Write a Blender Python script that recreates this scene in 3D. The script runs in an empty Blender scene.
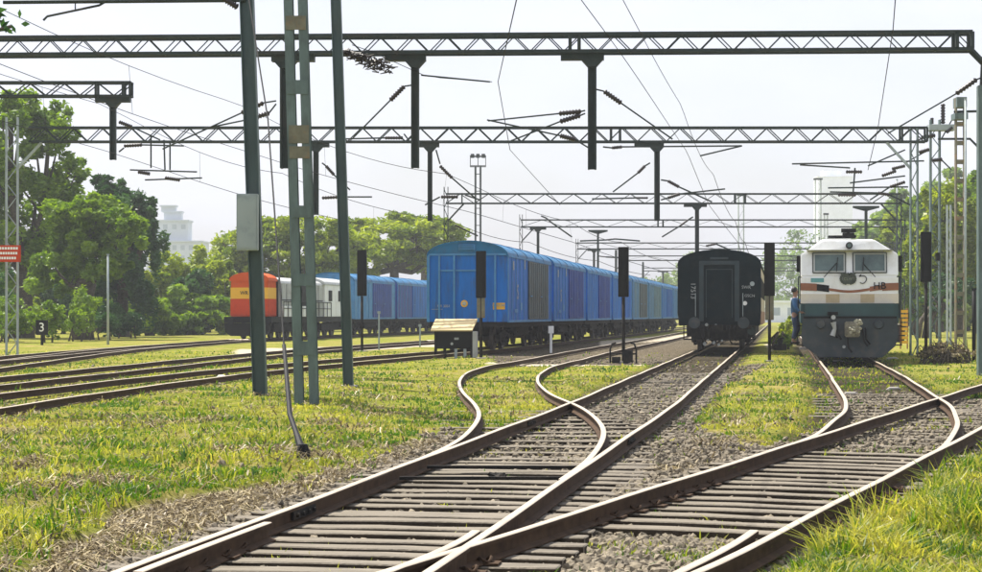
import bpy, bmesh, math, random
import numpy as np
from mathutils import Vector, Matrix, noise
random.seed(7)
C = bpy.context.scene.collection
S = bpy.context.scene
R = math.radians

# ------------------------------------------------------------------ camera
F, CX, HY, CAMZ = 1800.0, 491.0, 315.0, 1.4      # focal length in photo px, centre column, horizon row, eye above rail top
cam = bpy.data.cameras.new('camera'); cam_o = bpy.data.objects.new('camera', cam); C.objects.link(cam_o)
cam_o.location = (0, 0, CAMZ); cam_o.rotation_euler = (R(90), 0, 0)
cam.sensor_width = 36; cam.lens = 36*F/982; cam.shift_y = (HY-286)/982
cam.clip_start = .3; cam.clip_end = 9000
S.camera = cam_o

# ------------------------------------------------------------------ sky, sun, exposure
SUN_EL, SUN_AZ = 60, -42           # elevation, degrees right (+) or left (-) of straight ahead
w = bpy.data.worlds.new('World'); S.world = w; w.use_nodes = True
nt = w.node_tree; nt.nodes.clear()
def N(nt, t, **kw):
    n = nt.nodes.new(t)
    for k, v in kw.items():
        if k in n.inputs.keys(): n.inputs[k].default_value = v
        else: setattr(n, k, v)
    return n
sky = N(nt, 'ShaderNodeTexSky', sky_type='NISHITA'); sky.sun_disc = False
sky.sun_elevation = R(SUN_EL); sky.sun_rotation = R(SUN_AZ); sky.air_density = 1.3; sky.dust_density = 3.5; sky.ozone_density = 1.0
tc = N(nt, 'ShaderNodeTexCoord'); mp = N(nt, 'ShaderNodeMapping'); mp.inputs['Scale'].default_value = (1.0, 1.0, 3.0)
nz = N(nt, 'ShaderNodeTexNoise', Scale=2.2, Detail=5, Roughness=.55)
cr = N(nt, 'ShaderNodeValToRGB'); cr.color_ramp.elements[0].position = .30; cr.color_ramp.elements[0].color = (.30, .30, .30, 1)
cr.color_ramp.elements[1].position = .62; cr.color_ramp.elements[1].color = (.97, .97, .97, 1)
mx = N(nt, 'ShaderNodeMix', data_type='RGBA'); mx.inputs[7].default_value = (6.4, 6.65, 7.7, 1)
bg = N(nt, 'ShaderNodeBackground', Strength=.079); wo = N(nt, 'ShaderNodeOutputWorld')
L = nt.links.new
L(tc.outputs['Generated'], mp.inputs[0]); L(mp.outputs[0], nz.inputs['Vector']); L(nz.outputs[0], cr.inputs[0])
L(cr.outputs[0], mx.inputs[0]); L(sky.outputs[0], mx.inputs[6]); L(mx.outputs[2], bg.inputs[0]); L(bg.outputs[0], wo.inputs[0])
sl = bpy.data.lights.new('sun', 'SUN'); sl.energy = 5.0; sl.angle = R(.6); sl.color = (1, .95, .86)
so = bpy.data.objects.new('sun', sl); C.objects.link(so)
d = Vector((math.sin(R(SUN_AZ))*math.cos(R(SUN_EL)), math.cos(R(SUN_AZ))*math.cos(R(SUN_EL)), math.sin(R(SUN_EL))))
so.rotation_euler = d.to_track_quat('Z', 'Y').to_euler(); so.location = (-20, 40, 60)
S.view_settings.view_transform = 'Standard'; S.view_settings.look = 'None'
S.view_settings.exposure = .96; S.view_settings.gamma = 1
S.render.resolution_x = 1024; S.render.resolution_y = 596
S.cycles.max_bounces = 8; S.cycles.transparent_max_bounces = 8; S.cycles.volume_bounces = 0

# ------------------------------------------------------------------ helpers
def XP(px, Y): return (px-CX)*Y/F                      # photo column -> X at distance Y
def ZP(py, Y): return CAMZ + (HY-py)*Y/F               # photo row -> height at distance Y
def rail_pt(px, py):
    Y = F*CAMZ/(py-HY); return (XP(px, Y), Y)
GZ = -.15
def gnd_pt(px, py):
    Y = F*(CAMZ-GZ)/(py-HY); return (XP(px, Y), Y)

class MB:
    def __init__(s): s.v = []; s.f = []
    def add(s, vs, fs):
        o = len(s.v); s.v += [tuple(v) for v in vs]; s.f += [tuple(i+o for i in f) for f in fs]; return s
    def box(s, x0, x1, y0, y1, z0, z1):
        return s.add([(x0,y0,z0),(x1,y0,z0),(x1,y1,z0),(x0,y1,z0),(x0,y0,z1),(x1,y0,z1),(x1,y1,z1),(x0,y1,z1)],
                     [(3,2,1,0),(4,5,6,7),(0,1,5,4),(1,2,6,5),(2,3,7,6),(3,0,4,7)])
    def bar(s, p, q, a, b=None, up=(0,0,1)):
        b = a if b is None else b
        p = Vector(p); q = Vector(q); t = (q-p).normalized(); up = Vector(up)
        if abs(t.dot(up)) > .98: up = Vector((0,1,0))
        u = t.cross(up).normalized(); v = u.cross(t).normalized()
        vs = []
        for c in (p, q):
            for i, j in ((-1,-1),(1,-1),(1,1),(-1,1)): vs.append(c+u*i*a/2+v*j*b/2)
        return s.add(vs, [(0,1,2,3),(7,6,5,4),(0,4,5,1),(1,5,6,2),(2,6,7,3),(3,7,4,0)])
    def tube(s, p, q, r, r2=None, n=8):
        return s.path([p, q], [r, r if r2 is None else r2], n)
    def path(s, pts, rs, n=8):
        pts = [Vector(p) for p in pts]
        if not hasattr(rs, '__len__'): rs = [rs]*len(pts)
        vs = []; m = len(pts); u0 = None
        for i, p in enumerate(pts):
            t = (pts[min(i+1, m-1)]-pts[max(i-1, 0)]).normalized()
            if u0 is None:
                a = Vector((0,0,1)) if abs(t.z) < .95 else Vector((1,0,0))
                u0 = t.cross(a).normalized()
            u = (u0 - t*u0.dot(t)).normalized(); v = t.cross(u); u0 = u
            for k in range(n):
                an = 2*math.pi*k/n; vs.append(p+(u*math.cos(an)+v*math.sin(an))*rs[i])
        fs = []
        for i in range(m-1):
            for k in range(n):
                k2 = (k+1) % n; fs.append((i*n+k, i*n+k2, (i+1)*n+k2, (i+1)*n+k))
        fs += [tuple(range(n-1, -1, -1)), tuple((m-1)*n+k for k in range(n))]
        return s.add(vs, fs)
    def disc(s, c, axis, r, t, n=20):
        c = Vector(c); a = Vector(axis).normalized(); return s.path([c-a*t/2, c+a*t/2], r, n)
    def extrude(s, prof, y0, y1):                          # profile in x,z
        n = len(prof); vs = [(x, y0, z) for x, z in prof]+[(x, y1, z) for x, z in prof]
        return s.add(vs, [tuple(range(n)), tuple(range(2*n-1, n-1, -1))]+[(i, i+n, (i+1) % n+n, (i+1) % n) for i in range(n)])
    def build(s, name, m, parent=None, bevel=0, smooth=False, fix=True):
        me = bpy.data.meshes.new(name); me.from_pydata(s.v, [], s.f); me.materials.append(m)
        if fix:
            bm = bmesh.new(); bm.from_mesh(me); bmesh.ops.recalc_face_normals(bm, faces=bm.faces)
            if bevel: bmesh.ops.bevel(bm, geom=[e for e in bm.edges if len(e.link_faces) == 2 and e.calc_face_angle(0) > .6], offset=bevel, segments=2, affect='EDGES', clamp_overlap=True)
            bm.to_mesh(me); bm.free()
        if smooth:
            for p in me.polygons: p.use_smooth = True
        o = bpy.data.objects.new(name, me); C.objects.link(o)
        if parent: o.parent = parent
        return o

def tag(o, label=None, cat=None, group=None, kind=None):
    if label: o['label'] = label
    if cat: o['category'] = cat
    if group: o['group'] = group
    if kind: o['kind'] = kind
    return o
def thing(name, label, cat, loc=(0,0,0), rz=0, group=None):
    o = bpy.data.objects.new(name, None); C.objects.link(o); o.location = loc; o.rotation_euler = (0,0,rz); o.empty_display_size = .3
    return tag(o, label, cat, group)
def kids(o): return [c for c in bpy.data.objects if c.parent == o]
def copy_tree(o, parent=None):
    c = o.copy(); C.objects.link(c)
    if parent: c.parent = parent
    for ch in kids(o): copy_tree(ch, c)
    return c
def text(s, size, m, parent, loc, rot, name='lettering', depth=.004):
    cu = bpy.data.curves.new(name, 'FONT'); cu.body = s; cu.size = size; cu.extrude = depth; cu.align_x = 'CENTER'; cu.align_y = 'CENTER'; cu.offset = .004*size
    t = bpy.data.objects.new('tmp', cu); C.objects.link(t)
    dg = bpy.context.evaluated_depsgraph_get(); me = bpy.data.meshes.new_from_object(t.evaluated_get(dg))
    bpy.data.objects.remove(t); me.materials.clear(); me.materials.append(m)
    o = bpy.data.objects.new(name, me); C.objects.link(o); o.parent = parent; o.location = loc; o.rotation_euler = rot
    return o

# ------------------------------------------------------------------ materials
MATS = {}
def mat(name, col, rough=.7, metal=0, var=.25, scale=3, dirt=None, dirt_amt=.4, dirt_scale=1.2, bump=0, bscale=40, stretch=None, spec=.5):
    m = bpy.data.materials.new(name); m.use_nodes = True; nt = m.node_tree; p = nt.nodes['Principled BSDF']; L = nt.links.new
    p.inputs['Roughness'].default_value = rough; p.inputs['Metallic'].default_value = metal; p.inputs['Specular IOR Level'].default_value = spec
    tc = N(nt, 'ShaderNodeTexCoord'); mp = N(nt, 'ShaderNodeMapping')
    if stretch: mp.inputs['Scale'].default_value = stretch
    L(tc.outputs['Object'], mp.inputs[0])
    n1 = N(nt, 'ShaderNodeTexNoise', Scale=scale, Detail=6, Roughness=.65); L(mp.outputs[0], n1.inputs['Vector'])
    r1 = N(nt, 'ShaderNodeMapRange'); r1.inputs[1].default_value = .3; r1.inputs[2].default_value = .7; r1.inputs[3].default_value = 1-var; r1.inputs[4].default_value = 1+var
    L(n1.outputs[0], r1.inputs[0])
    mu = N(nt, 'ShaderNodeMix', data_type='RGBA', blend_type='MULTIPLY'); mu.inputs[0].default_value = 1; mu.inputs[6].default_value = (*col, 1); L(r1.outputs[0], mu.inputs[7])
    out = mu.outputs[2]
    if dirt:
        n2 = N(nt, 'ShaderNodeTexNoise', Scale=dirt_scale, Detail=8, Roughness=.7); L(mp.outputs[0], n2.inputs['Vector'])
        r2 = N(nt, 'ShaderNodeMapRange'); r2.inputs[1].default_value = .5; r2.inputs[2].default_value = .68; r2.inputs[4].default_value = dirt_amt; L(n2.outputs[0], r2.inputs[0])
        mi = N(nt, 'ShaderNodeMix', data_type='RGBA'); mi.inputs[7].default_value = (*dirt, 1); L(r2.outputs[0], mi.inputs[0]); L(out, mi.inputs[6]); out = mi.outputs[2]
    L(out, p.inputs['Base Color'])
    if bump:
        n3 = N(nt, 'ShaderNodeTexNoise', Scale=bscale, Detail=4); b = N(nt, 'ShaderNodeBump', Strength=bump, Distance=.02)
        L(tc.outputs['Object'], n3.inputs['Vector']); L(n3.outputs[0], b.inputs['Height']); L(b.outputs[0], p.inputs['Normal'])
    MATS[name] = m; return m
steel_dark = mat('painted steel', (.022,.034,.032), .6, 0, .3, 5, (.05,.035,.02), .5, spec=.3)
steel_green = mat('weathered green-grey steel', (.10,.145,.135), .5, 0, .3, 4, (.045,.05,.035), .7, 2.5, stretch=(1,1,.3))
steel_dgreen = mat('dark green mast paint', (.050,.085,.085), .5, 0, .3, 3, (.12,.14,.11), .5, 2, stretch=(1,1,.3))
steel_pale = mat('galvanised steel', (.33,.38,.38), .6, 0, .2, 4, (.2,.2,.18), .4, 2)
steel_rust = mat('rusting steel', (.16,.15,.10), .7, .1, .3, 5, (.28,.15,.06), .7, 3)
rail_side = mat('rusty rail', (.060,.036,.021), .85, 0, .35, 6, (.10,.06,.032), .5, 4, spec=.15)
rail_top = mat('worn rail head', (.52,.44,.33), .42, .35, .12, 8, (.30,.20,.12), .35, 2.0)
sleeper_m = mat('weathered timber', (.165,.14,.105), .9, 0, .5, 2.2, (.09,.075,.05), .9, 2.4, .6, 30, stretch=(.5,4,4))
sleeper_side = mat('shaded timber side', (.045,.034,.024), .95, 0, .5, 3, (.10,.08,.055), .5, 5, .6, 30, spec=.15)  # darker than the tops: shade of the side faces put into the colour
stone_m = mat('ballast stone', (.175,.145,.10), .9, 0, .75, 9)
blue = mat('blue wagon paint', (.004,.14,.50), .5, 0, .3, 1.4, (.05,.075,.11), .7, 2.2, stretch=(1,1,.22), spec=.2)
blue_lt = mat('light blue wagon trim', (.07,.24,.47), .5, 0, .2, 2, (.12,.12,.12), .3, spec=.2)
blue_roof = mat('blue roof paint', (.015,.14,.30), .5, 0, .2, 1.5, (.07,.09,.11), .6, 1.2, spec=.2)
blue_deep = mat('deep blue paint', (.02,.06,.28), .5, 0, .25, 1.4, (.03,.05,.1), .5, spec=.2)
grey_door = mat('grey green door paint', (.055,.085,.095), .6, 0, .25, 1.6, (.09,.07,.05), .5)
teal_door = mat('faded teal door paint', (.10,.20,.24), .6, 0, .25, 1.6, (.12,.12,.1), .4)
under_m = mat('greasy black underframe', (.012,.011,.010), .85, 0, .4, 6, (.06,.045,.03), .6, 4, spec=.2)
wheel_m = mat('wheel steel', (.06,.05,.045), .55, .5, .3, 6, (.12,.08,.05), .5, 4)
white_m = mat('white paint', (.86,.86,.84), .4, 0, .05, 1.5, (.5,.44,.36), .35, 1.6, stretch=(1,1,.5))
cream_m = mat('cream band paint', (.70,.62,.50), .5, 0, .08, 2)
tan_m = mat('tan square paint', (.50,.38,.22), .55, 0, .12, 4)
brown_m = mat('brown stripe paint', (.27,.10,.045), .5, 0, .2, 4)
black_m = mat('black paint', (.010,.010,.010), .6, 0, .3, 4, spec=.12)
coach_m = mat('dark green coach paint', (.003,.011,.014), .8, 0, .35, 1.5, (.022,.028,.026), .6, 1.8, spec=.04)
coach_frame = mat('dark door frame', (.018,.035,.042), .8, 0, .25, 2, (.05,.06,.055), .5)
coach_side_m = mat('cream coach side', (.50,.42,.28), .5, 0, .12, .8, (.3,.24,.16), .4)
plow_m = mat('grey loco skirt', (.028,.040,.046), .7, 0, .35, 2, (.10,.085,.065), .65, 2.2)
teal_m = mat('dark teal paint', (.016,.058,.062), .5, 0, .2, 2, (.05,.05,.04), .4)
glass_m = mat('cab glass', (.09,.13,.125), .12, 0, .4, 1.5)
pale_m = mat('pale stencil paint', (.34,.36,.35), .8, 0, .4, 8)
yellow_m = mat('yellow paint', (.80,.42,.015), .6, 0, .12, 3, (.3,.2,.05), .35, 3)
orange_m = mat('orange paint', (.60,.085,.008), .6, 0, .2, 3, (.2,.07,.03), .4, 3, spec=.1)
red_m = mat('red paint', (.56,.055,.012), .6, 0, .25, 3, (.15,.03,.02), .5, 3, spec=.1)
greywall = mat('grey body paint', (.42,.43,.41), .6, 0, .12, 1.5, (.2,.19,.17), .45, 1.6)
insul_m = mat('brown porcelain', (.018,.010,.008), .4, 0, .2, 8)
wire_m = mat('dark wire', (.03,.03,.03), .8, 0, .1, spec=.1)
bark_m = mat('bark', (.07,.055,.035), .95, 0, .4, 6, (.22,.19,.14), .3, 3, .6, 20)
bark_pale = mat('pale trunk', (.35,.32,.25), .9, 0, .3, 4)
conc_m = mat('concrete', (.42,.39,.34), .9, 0, .2, 4, (.2,.18,.15), .5)
ply_m = mat('sun bleached lid', (.56,.43,.20), .6, 0, .12, 2.5, (.45,.32,.16), .4, 2)
bld_m = mat('hazed render', (.80,.84,.92), .8, 0, .06, .3)  # whitened walls, haze painted into the colour
bld_dark = mat('building openings', (.34,.40,.46), .6, 0, .1, .5)  # openings lightened, the distance haze put into their colour
cloth_blue = mat('blue cloth', (.025,.09,.20), .85, 0, .2, 12)
cloth_navy = mat('navy cloth', (.015,.03,.07), .9, 0, .2, 12)
skin_m = mat('skin', (.25,.13,.08), .6, 0, .05)
hair_m = mat('black hair', (.01,.009,.008), .6, 0, .1)

def leaf_mat(name, c1, c2, trans=.45, scale=.5):
    m = bpy.data.materials.new(name); m.use_nodes = True; nt = m.node_tree; nt.nodes.remove(nt.nodes['Principled BSDF']); L = nt.links.new
    out = nt.nodes['Material Output']; at = N(nt, 'ShaderNodeAttribute', attribute_name='tint')
    mi = N(nt, 'ShaderNodeMix', data_type='RGBA'); mi.inputs[6].default_value = (*c1, 1); mi.inputs[7].default_value = (*c2, 1); L(at.outputs['Fac'], mi.inputs[0])
    df = N(nt, 'ShaderNodeBsdfDiffuse'); tr = N(nt, 'ShaderNodeBsdfTranslucent'); gl = N(nt, 'ShaderNodeBsdfGlossy', Roughness=.45)
    hs = N(nt, 'ShaderNodeHueSaturation', Saturation=1.15, Value=1.25); L(mi.outputs[2], hs.inputs['Color']); L(hs.outputs[0], tr.inputs['Color'])
    L(mi.outputs[2], df.inputs['Color']); gl.inputs['Color'].default_value = (.5,.5,.5,1)
    a = N(nt, 'ShaderNodeMixShader'); a.inputs[0].default_value = trans; L(df.outputs[0], a.inputs[1]); L(tr.outputs[0], a.inputs[2])
    b = N(nt, 'ShaderNodeMixShader'); b.inputs[0].default_value = .05; L(a.outputs[0], b.inputs[1]); L(gl.outputs[0], b.inputs[2]); L(b.outputs[0], out.inputs['Surface'])
    return m
leaf_mid = leaf_mat('mid green leaves', (.06,.13,.010), (.28,.40,.03))
leaf_yel = leaf_mat('yellow green leaves', (.10,.17,.01), (.40,.46,.04))
leaf_dark = leaf_mat('dark green leaves', (.012,.045,.014), (.08,.17,.035), .3)
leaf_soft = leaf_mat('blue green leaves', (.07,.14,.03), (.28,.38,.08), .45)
grass_m = leaf_mat('grass blades', (.06,.14,.013), (.44,.42,.09), .5)
weed_m = leaf_mat('weed leaves', (.05,.12,.015), (.20,.29,.04), .4)
straw_m = leaf_mat('dead twigs', (.06,.04,.022), (.46,.38,.22), .1)

# ------------------------------------------------------------------ track geometry (world X, Y) at rail-head level
def resample(pts, step=.5):
    pts = [Vector((p[0], p[1], 0)) for p in pts]; out = []
    P = [pts[0]*2-pts[1]]+pts+[pts[-1]*2-pts[-2]]
    for i in range(1, len(P)-2):
        a, b, c, d_ = P[i-1:i+3]; n = max(2, int((c-b).length/step))
        for k in range(n):
            t = k/n; out.append(.5*((2*b)+(c-a)*t+(2*a-5*b+4*c-d_)*t*t+(3*b-a-3*c+d_)*t**3))
    out.append(pts[-1])
    for _ in range(6):
        out = [out[0]]+[(out[i-1]+out[i]*2+out[i+1])/4 for i in range(1, len(out)-1)]+[out[-1]]
    return out
def A_left(Y): return -2.05+.175*(Y-9.8) if Y < 28.2 else 1.17+.160*(Y-28.2)
def B_left(Y): return .077+.395*(Y-11.5)
AL = [(A_left(y), y) for y in (6, 12, 20, 28, 36, 50, 74, 120, 200, 320)]
AR = [(x+1.70, y) for x, y in AL]
DL = [(A_left(y), y) for y in (15, 17)]+[(-.46,19.4),(-.285,21.4),(-.18,24),(-.17,26.25),(-.28,29),(-.48,32.3),(-.66,37.3),(-.64,42.7),(-.36,47.5),(.17,51.9),(.85,55.5),(3.05,70),(5.85,87),(7.65,98),(11.2,120),(43,320)]
DR = [(.60,15.4),(.79,16.5),(.965,17.6),(1.11,18.9),(1.3,20.66),(1.415,22.6),(1.45,24.95),(1.41,26.9),(1.32,28.5),(1.21,30),(1.05,32.7),(.98,36.8),(1.05,40.6),(1.24,44.2),(1.62,48.7),(2.15,52.8),(2.85,57),(4.75,70),(7.55,87),(9.35,98),(12.9,120),(44.7,320)]
BL = [(-1.5,7.6)]+[(B_left(y), y) for y in (9.8, 13, 18, 24, 30, 36, 50)]
BR = [(.35,8.2)]+[(B_left(y)+1.72, y) for y in (9.8, 13, 18, 24, 30, 36, 50)]
CL = [(2.42,17.5),(2.82,18.5),(3.03,19),(3.55,20.3),(4.03,21.9),(4.5,23.8),(5.16,26.25),(5.72,29),(6.2,31.7),(7.38,38.8),(9.3,50.4),(20.6,120),(52.6,320)]
CR = [(4.08,17.3),(4.45,18.2),(4.80,19.1),(5.4,21.1),(6.0,23.1),(6.6,25.6),(7.1,27.7),(7.45,29.6),(7.95,32.5),(9.06,38.8),(11.0,50.4),(22.3,120),(54.3,320)]
def side(pts, off):
    rs = resample(pts, 1.5); out = []
    for i, p in enumerate(rs):
        t = rs[min(i+1, len(rs)-1)]-rs[max(i-1, 0)]; n = Vector((t.y, -t.x, 0)).normalized(); q = p+n*off; out.append((q.x, q.y))
    return out
T1 = [(-8.9,16),(-8.4,25),(-7.95,32.2),(-7.2,39.6),(-5.9,48.9),(-4.0,58),(-2.25,66),(-1.0,71),(.1,77),(7.5,120),(41.7,320)]
T2 = [(-12.5,22),(-11,33),(-10.3,41),(-9.5,50),(-8.9,58),(-7.9,68),(-6.2,80),(-4.4,90),(-2.7,100),(.7,120),(35,320)]
T3 = [(-12.8,30),(-13.5,40),(-14,50),(-14.8,62),(-15.4,76),(-15,88),(-14.1,105),(-11.5,120),(22.7,320)]
T3 = T3[:-2]+[(-11.54,120),(22.7,320)]
T4 = [(-17.5,34),(-16.3,46),(-15.9,56),(-15.9,68),(-15.6,78),(-15.1,86)]
RT = {'T1': (side(T1,-.838), side(T1,.838)), 'T2': (side(T2,-.838), side(T2,.838)), 'T3': (side(T3,-.838), side(T3,.838)), 'T4': (side(T4,-.838), side(T4,.838))}

def rail_mesh(pts, parent, name='rail', step=.5, lift=0, flare=0):
    rs = resample(pts, step); n = len(rs)
    # local profile: (offset, z) : foot, web, head; head faces carry the worn material
    prof = [(-.07,-.156),(.07,-.156),(.07,-.145),(.012,-.125),(.012,-.042),(.036,-.034),(.036,-.006),(.028,0),(-.028,0),(-.036,-.006),(-.036,-.034),(-.012,-.042),(-.012,-.125),(-.07,-.145)]
    k = len(prof); vs = []; fs = []; mi = []
    for i, p in enumerate(rs):
        t = (rs[min(i+1, n-1)]-rs[max(i-1, 0)]).normalized(); u = Vector((t.y, -t.x, 0))
        wob = .004*math.sin(p.y*.9+p.x)
        for a, z in prof: q = p+u*a*.88; vs.append((q.x, q.y, z*.82+lift+wob))
    for i in range(n-1):
        for j in range(k):
            j2 = (j+1) % k; fs.append((i*k+j, (i+1)*k+j, (i+1)*k+j2, i*k+j2)); mi.append(1 if j in (6, 7, 8) else 0)
    fs += [tuple(range(k)), tuple((n-1)*k+j for j in range(k-1, -1, -1))]; mi += [0, 0]
    me = bpy.data.meshes.new(name); me.from_pydata(vs, [], fs); me.materials.append(rail_side); me.materials.append(rail_top)
    me.polygons.foreach_set('material_index', mi)
    bm = bmesh.new(); bm.from_mesh(me); bmesh.ops.recalc_face_normals(bm, faces=bm.faces); bm.to_mesh(me); bm.free()
    o = bpy.data.objects.new(name, me); C.objects.link(o); o.parent = parent; return o

def sleeper_proto(L_, seed):
    random.seed(seed); m = MB(); w_ = .19
    x0, x1 = -L_/2, L_/2; n = 7; vs = []
    for i in range(n+1):
        x = x0+(x1-x0)*i/n
        for y, z in ((-w_/2,-.30),(w_/2,-.30),(w_/2,-.156),(-w_/2,-.156)):
            vs.append((x+random.uniform(-.01,.01), y+random.uniform(-.008,.008), z+random.uniform(-.006,.004)))
    fs = [(0,1,2,3), (4*n+3,4*n+2,4*n+1,4*n)]
    for i in range(n):
        for j in range(4): fs.append((i*4+j, i*4+(j+1) % 4, (i+1)*4+(j+1) % 4, (i+1)*4+j))
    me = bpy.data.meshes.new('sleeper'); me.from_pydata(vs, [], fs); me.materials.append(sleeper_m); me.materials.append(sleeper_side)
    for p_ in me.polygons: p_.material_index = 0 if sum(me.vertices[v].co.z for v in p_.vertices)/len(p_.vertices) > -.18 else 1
    bm = bmesh.new(); bm.from_mesh(me); bmesh.ops.recalc_face_normals(bm, faces=bm.faces)
    bmesh.ops.bevel(bm, geom=[e for e in bm.edges if e.calc_face_angle(0) > .6], offset=.008, segments=1, affect='EDGES'); bm.to_mesh(me); bm.free()
    return me
def clip_mesh():
    m = MB(); pts = []
    for i in range(11):
        a = i/10*math.pi*1.5; pts.append((.035*math.cos(a)+.03, .055*math.sin(a), .03+.012*math.sin(i)))
    m.path(pts, .011, 6); m.box(-.06,.09,-.07,.07,0,.014); m.box(.06,.10,-.03,.03,0,.04)
    me = bpy.data.meshes.new('rail_clip'); me.from_pydata(m.v, [], m.f); me.materials.append(rail_side); return me
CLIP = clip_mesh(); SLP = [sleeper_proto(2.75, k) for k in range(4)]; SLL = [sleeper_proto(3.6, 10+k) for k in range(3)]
def centre_at(lr, rr, Y):
    def xa(pts):
        for i in range(len(pts)-1):
            if pts[i].y <= Y <= pts[i+1].y:
                t = (Y-pts[i].y)/(pts[i+1].y-pts[i].y); return pts[i].x+(pts[i+1].x-pts[i].x)*t
    return xa(lr), xa(rr)
def sleepers(parent, Lp, Rp, y0, y1, step=.65, clips=0, shift=0, protos=SLP, drop=0):
    lr = resample(Lp, .8); rr = resample(Rp, .8); Y = y0; rnd = random.Random(int(y0*10))
    while Y < y1:
        a, b = centre_at(lr, rr, Y); a2, b2 = centre_at(lr, rr, Y+.5)
        if a is None or b is None or a2 is None: Y += step; continue
        x = (a+b)/2; hd = math.atan2((a2+b2)/2-x, .5)
        o = bpy.data.objects.new('sleeper', rnd.choice(protos)); C.objects.link(o); o.parent = parent
        o.location = (x+shift+rnd.uniform(-.04,.04), Y+rnd.uniform(-.03,.03), .028-drop-rnd.uniform(0,.012)); o.rotation_euler = (0, 0, -hd+rnd.uniform(-.012,.012))
        if Y < clips:
            for sx, rot in ((-.838-.115,0),(-.838+.115,math.pi),(.838-.115,0),(.838+.115,math.pi)):
                c = bpy.data.objects.new('rail_clip', CLIP); C.objects.link(c); c.parent = o
                c.location = (sx-shift, 0, -.154); c.rotation_euler = (0, 0, rot)
        Y += step*rnd.uniform(.94,1.06)

tA = thing('railway_track', 'straight main track from the bottom left towards the dark green coach', 'railway track', (0,0,0))
rail_mesh(AL, tA); rail_mesh(AR, tA)
rail_mesh([(A_left(y)+.085, y) for y in (9.9, 11.4, 12.3)], tA, 'check_rail', lift=-.012)
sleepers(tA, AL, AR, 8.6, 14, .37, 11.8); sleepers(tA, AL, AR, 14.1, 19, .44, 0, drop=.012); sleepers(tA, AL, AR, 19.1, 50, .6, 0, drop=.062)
tD = thing('railway_track', 'rusty turnout track snaking left through grass off the main track', 'railway track', (0,0,0))
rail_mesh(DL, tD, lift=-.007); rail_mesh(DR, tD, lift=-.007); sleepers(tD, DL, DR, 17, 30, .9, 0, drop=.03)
for yb in (16.4, 17.6): MB().bar((A_left(yb)+.06, yb, -.085), (A_left(yb)+1.64, yb-.02, -.085), .045, .03).build('stretcher_bar', under_m, tA)
for fn, off, ys_, tt in ((A_left, 0, (13.4, 24.5), tA), (A_left, 1.70, (21.0,), tA)):
    for yb in ys_:
        x_ = fn(yb)+off; fp = MB(); u_ = Vector((.175, 1, 0)).normalized()*.3; nrm = Vector((1, -.175, 0)).normalized()*.028; c3 = Vector((x_, yb, -.065))
        fp.bar(c3+nrm-u_, c3+nrm+u_, .018, .06)
        for k_ in (-.22, -.08, .08, .22): fp.disc(c3+nrm*1.6+u_*(k_/.3), nrm, .016, .03, 8)
        fp.build('fishplate', under_m, tt)
tB = thing('railway_track', 'track running from the bottom centre out past the right edge', 'railway track', (0,0,0))
rail_mesh(BL, tB); rail_mesh(BR, tB)
rail_mesh([(B_left(y)+1.72-.12-(.06 if y > 11.6 else 0), y) for y in (8.6, 9.4, 10.3, 11.2, 11.75)], tB, 'check_rail')
rail_mesh([(-.9,8.8),(-.53,9.9),(-.30,10.7),(-.16,11.3),(-.10,11.75)], tB, 'wing_rail')
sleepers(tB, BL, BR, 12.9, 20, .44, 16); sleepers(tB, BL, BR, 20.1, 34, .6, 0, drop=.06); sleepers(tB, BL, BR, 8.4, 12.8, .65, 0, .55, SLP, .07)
tC = thing('railway_track', 'track curving from the right junction up to the white locomotive', 'railway track', (0,0,0))
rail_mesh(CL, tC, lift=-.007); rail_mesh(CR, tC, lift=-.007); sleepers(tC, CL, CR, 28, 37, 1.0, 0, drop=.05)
for k, lab in (('T1', 'nearest left yard track leading to the big blue wagons'), ('T2', 'second left yard track, empty, between the two blue trains'),
               ('T3', 'left yard track under the orange fronted locomotive'), ('T4', 'leftmost yard track, joining the orange locomotive track below the trees')):
    t = thing('railway_track', lab, 'railway track', (0,0,0)); rail_mesh(RT[k][0], t, step=1); rail_mesh(RT[k][1], t, step=1)
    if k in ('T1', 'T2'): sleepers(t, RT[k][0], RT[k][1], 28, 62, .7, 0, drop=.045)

# ------------------------------------------------------------------ ground sheet
def inpoly(x, y, poly):
    c = False; n = len(poly)
    for i in range(n):
        x1, y1 = poly[i]; x2, y2 = poly[(i+1) % n]
        if (y1 > y) != (y2 > y) and x < (x2-x1)*(y-y1)/(y2-y1)+x1: c = not c
    return c
GRAV = [[gnd_pt(*p) for p in poly] for poly in [
    [(425,600),(500,545),(590,470),(650,425),(690,398),(730,372),(748,364),(775,363),(745,378),(708,392),(690,415),(705,430),(760,445),(812,436),(720,470),(600,515),(650,560),(640,600)],
    [(-20,600),(20,560),(110,520),(190,500),(300,482),(345,462),(365,478),(110,600)],
    [(345,475),(400,445),(455,425),(480,432),(420,465)],
    [(478,352),(560,344),(700,334),(760,334),(745,352),(700,362),(640,366),(500,366)],
    [(640,372),(700,348),(745,352),(735,366),(690,392),(640,400),(560,420)],
]]
SAND = [[gnd_pt(*p) for p in poly] for poly in [[(488,363.2),(560,363.6),(645,365),(645,366.6),(560,365.6),(488,365)], [(765,345),(800,333),(806,337),(770,352)], [(600,341),(700,333),(700,337),(600,346)], [(235,350),(440,343.5),(440,347),(235,354.5)]]]
def seg_tab(Lp, Rp):
    a = resample(Lp, 1.0); b = resample(Rp, 1.0); Ys = np.linspace(6, 330, 900)
    xa = np.interp(Ys, [p.y for p in a], [p.x for p in a], left=-999, right=-999); xb = np.interp(Ys, [p.y for p in b], [p.x for p in b], left=-999, right=-999)
    return Ys, xa, xb
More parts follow.
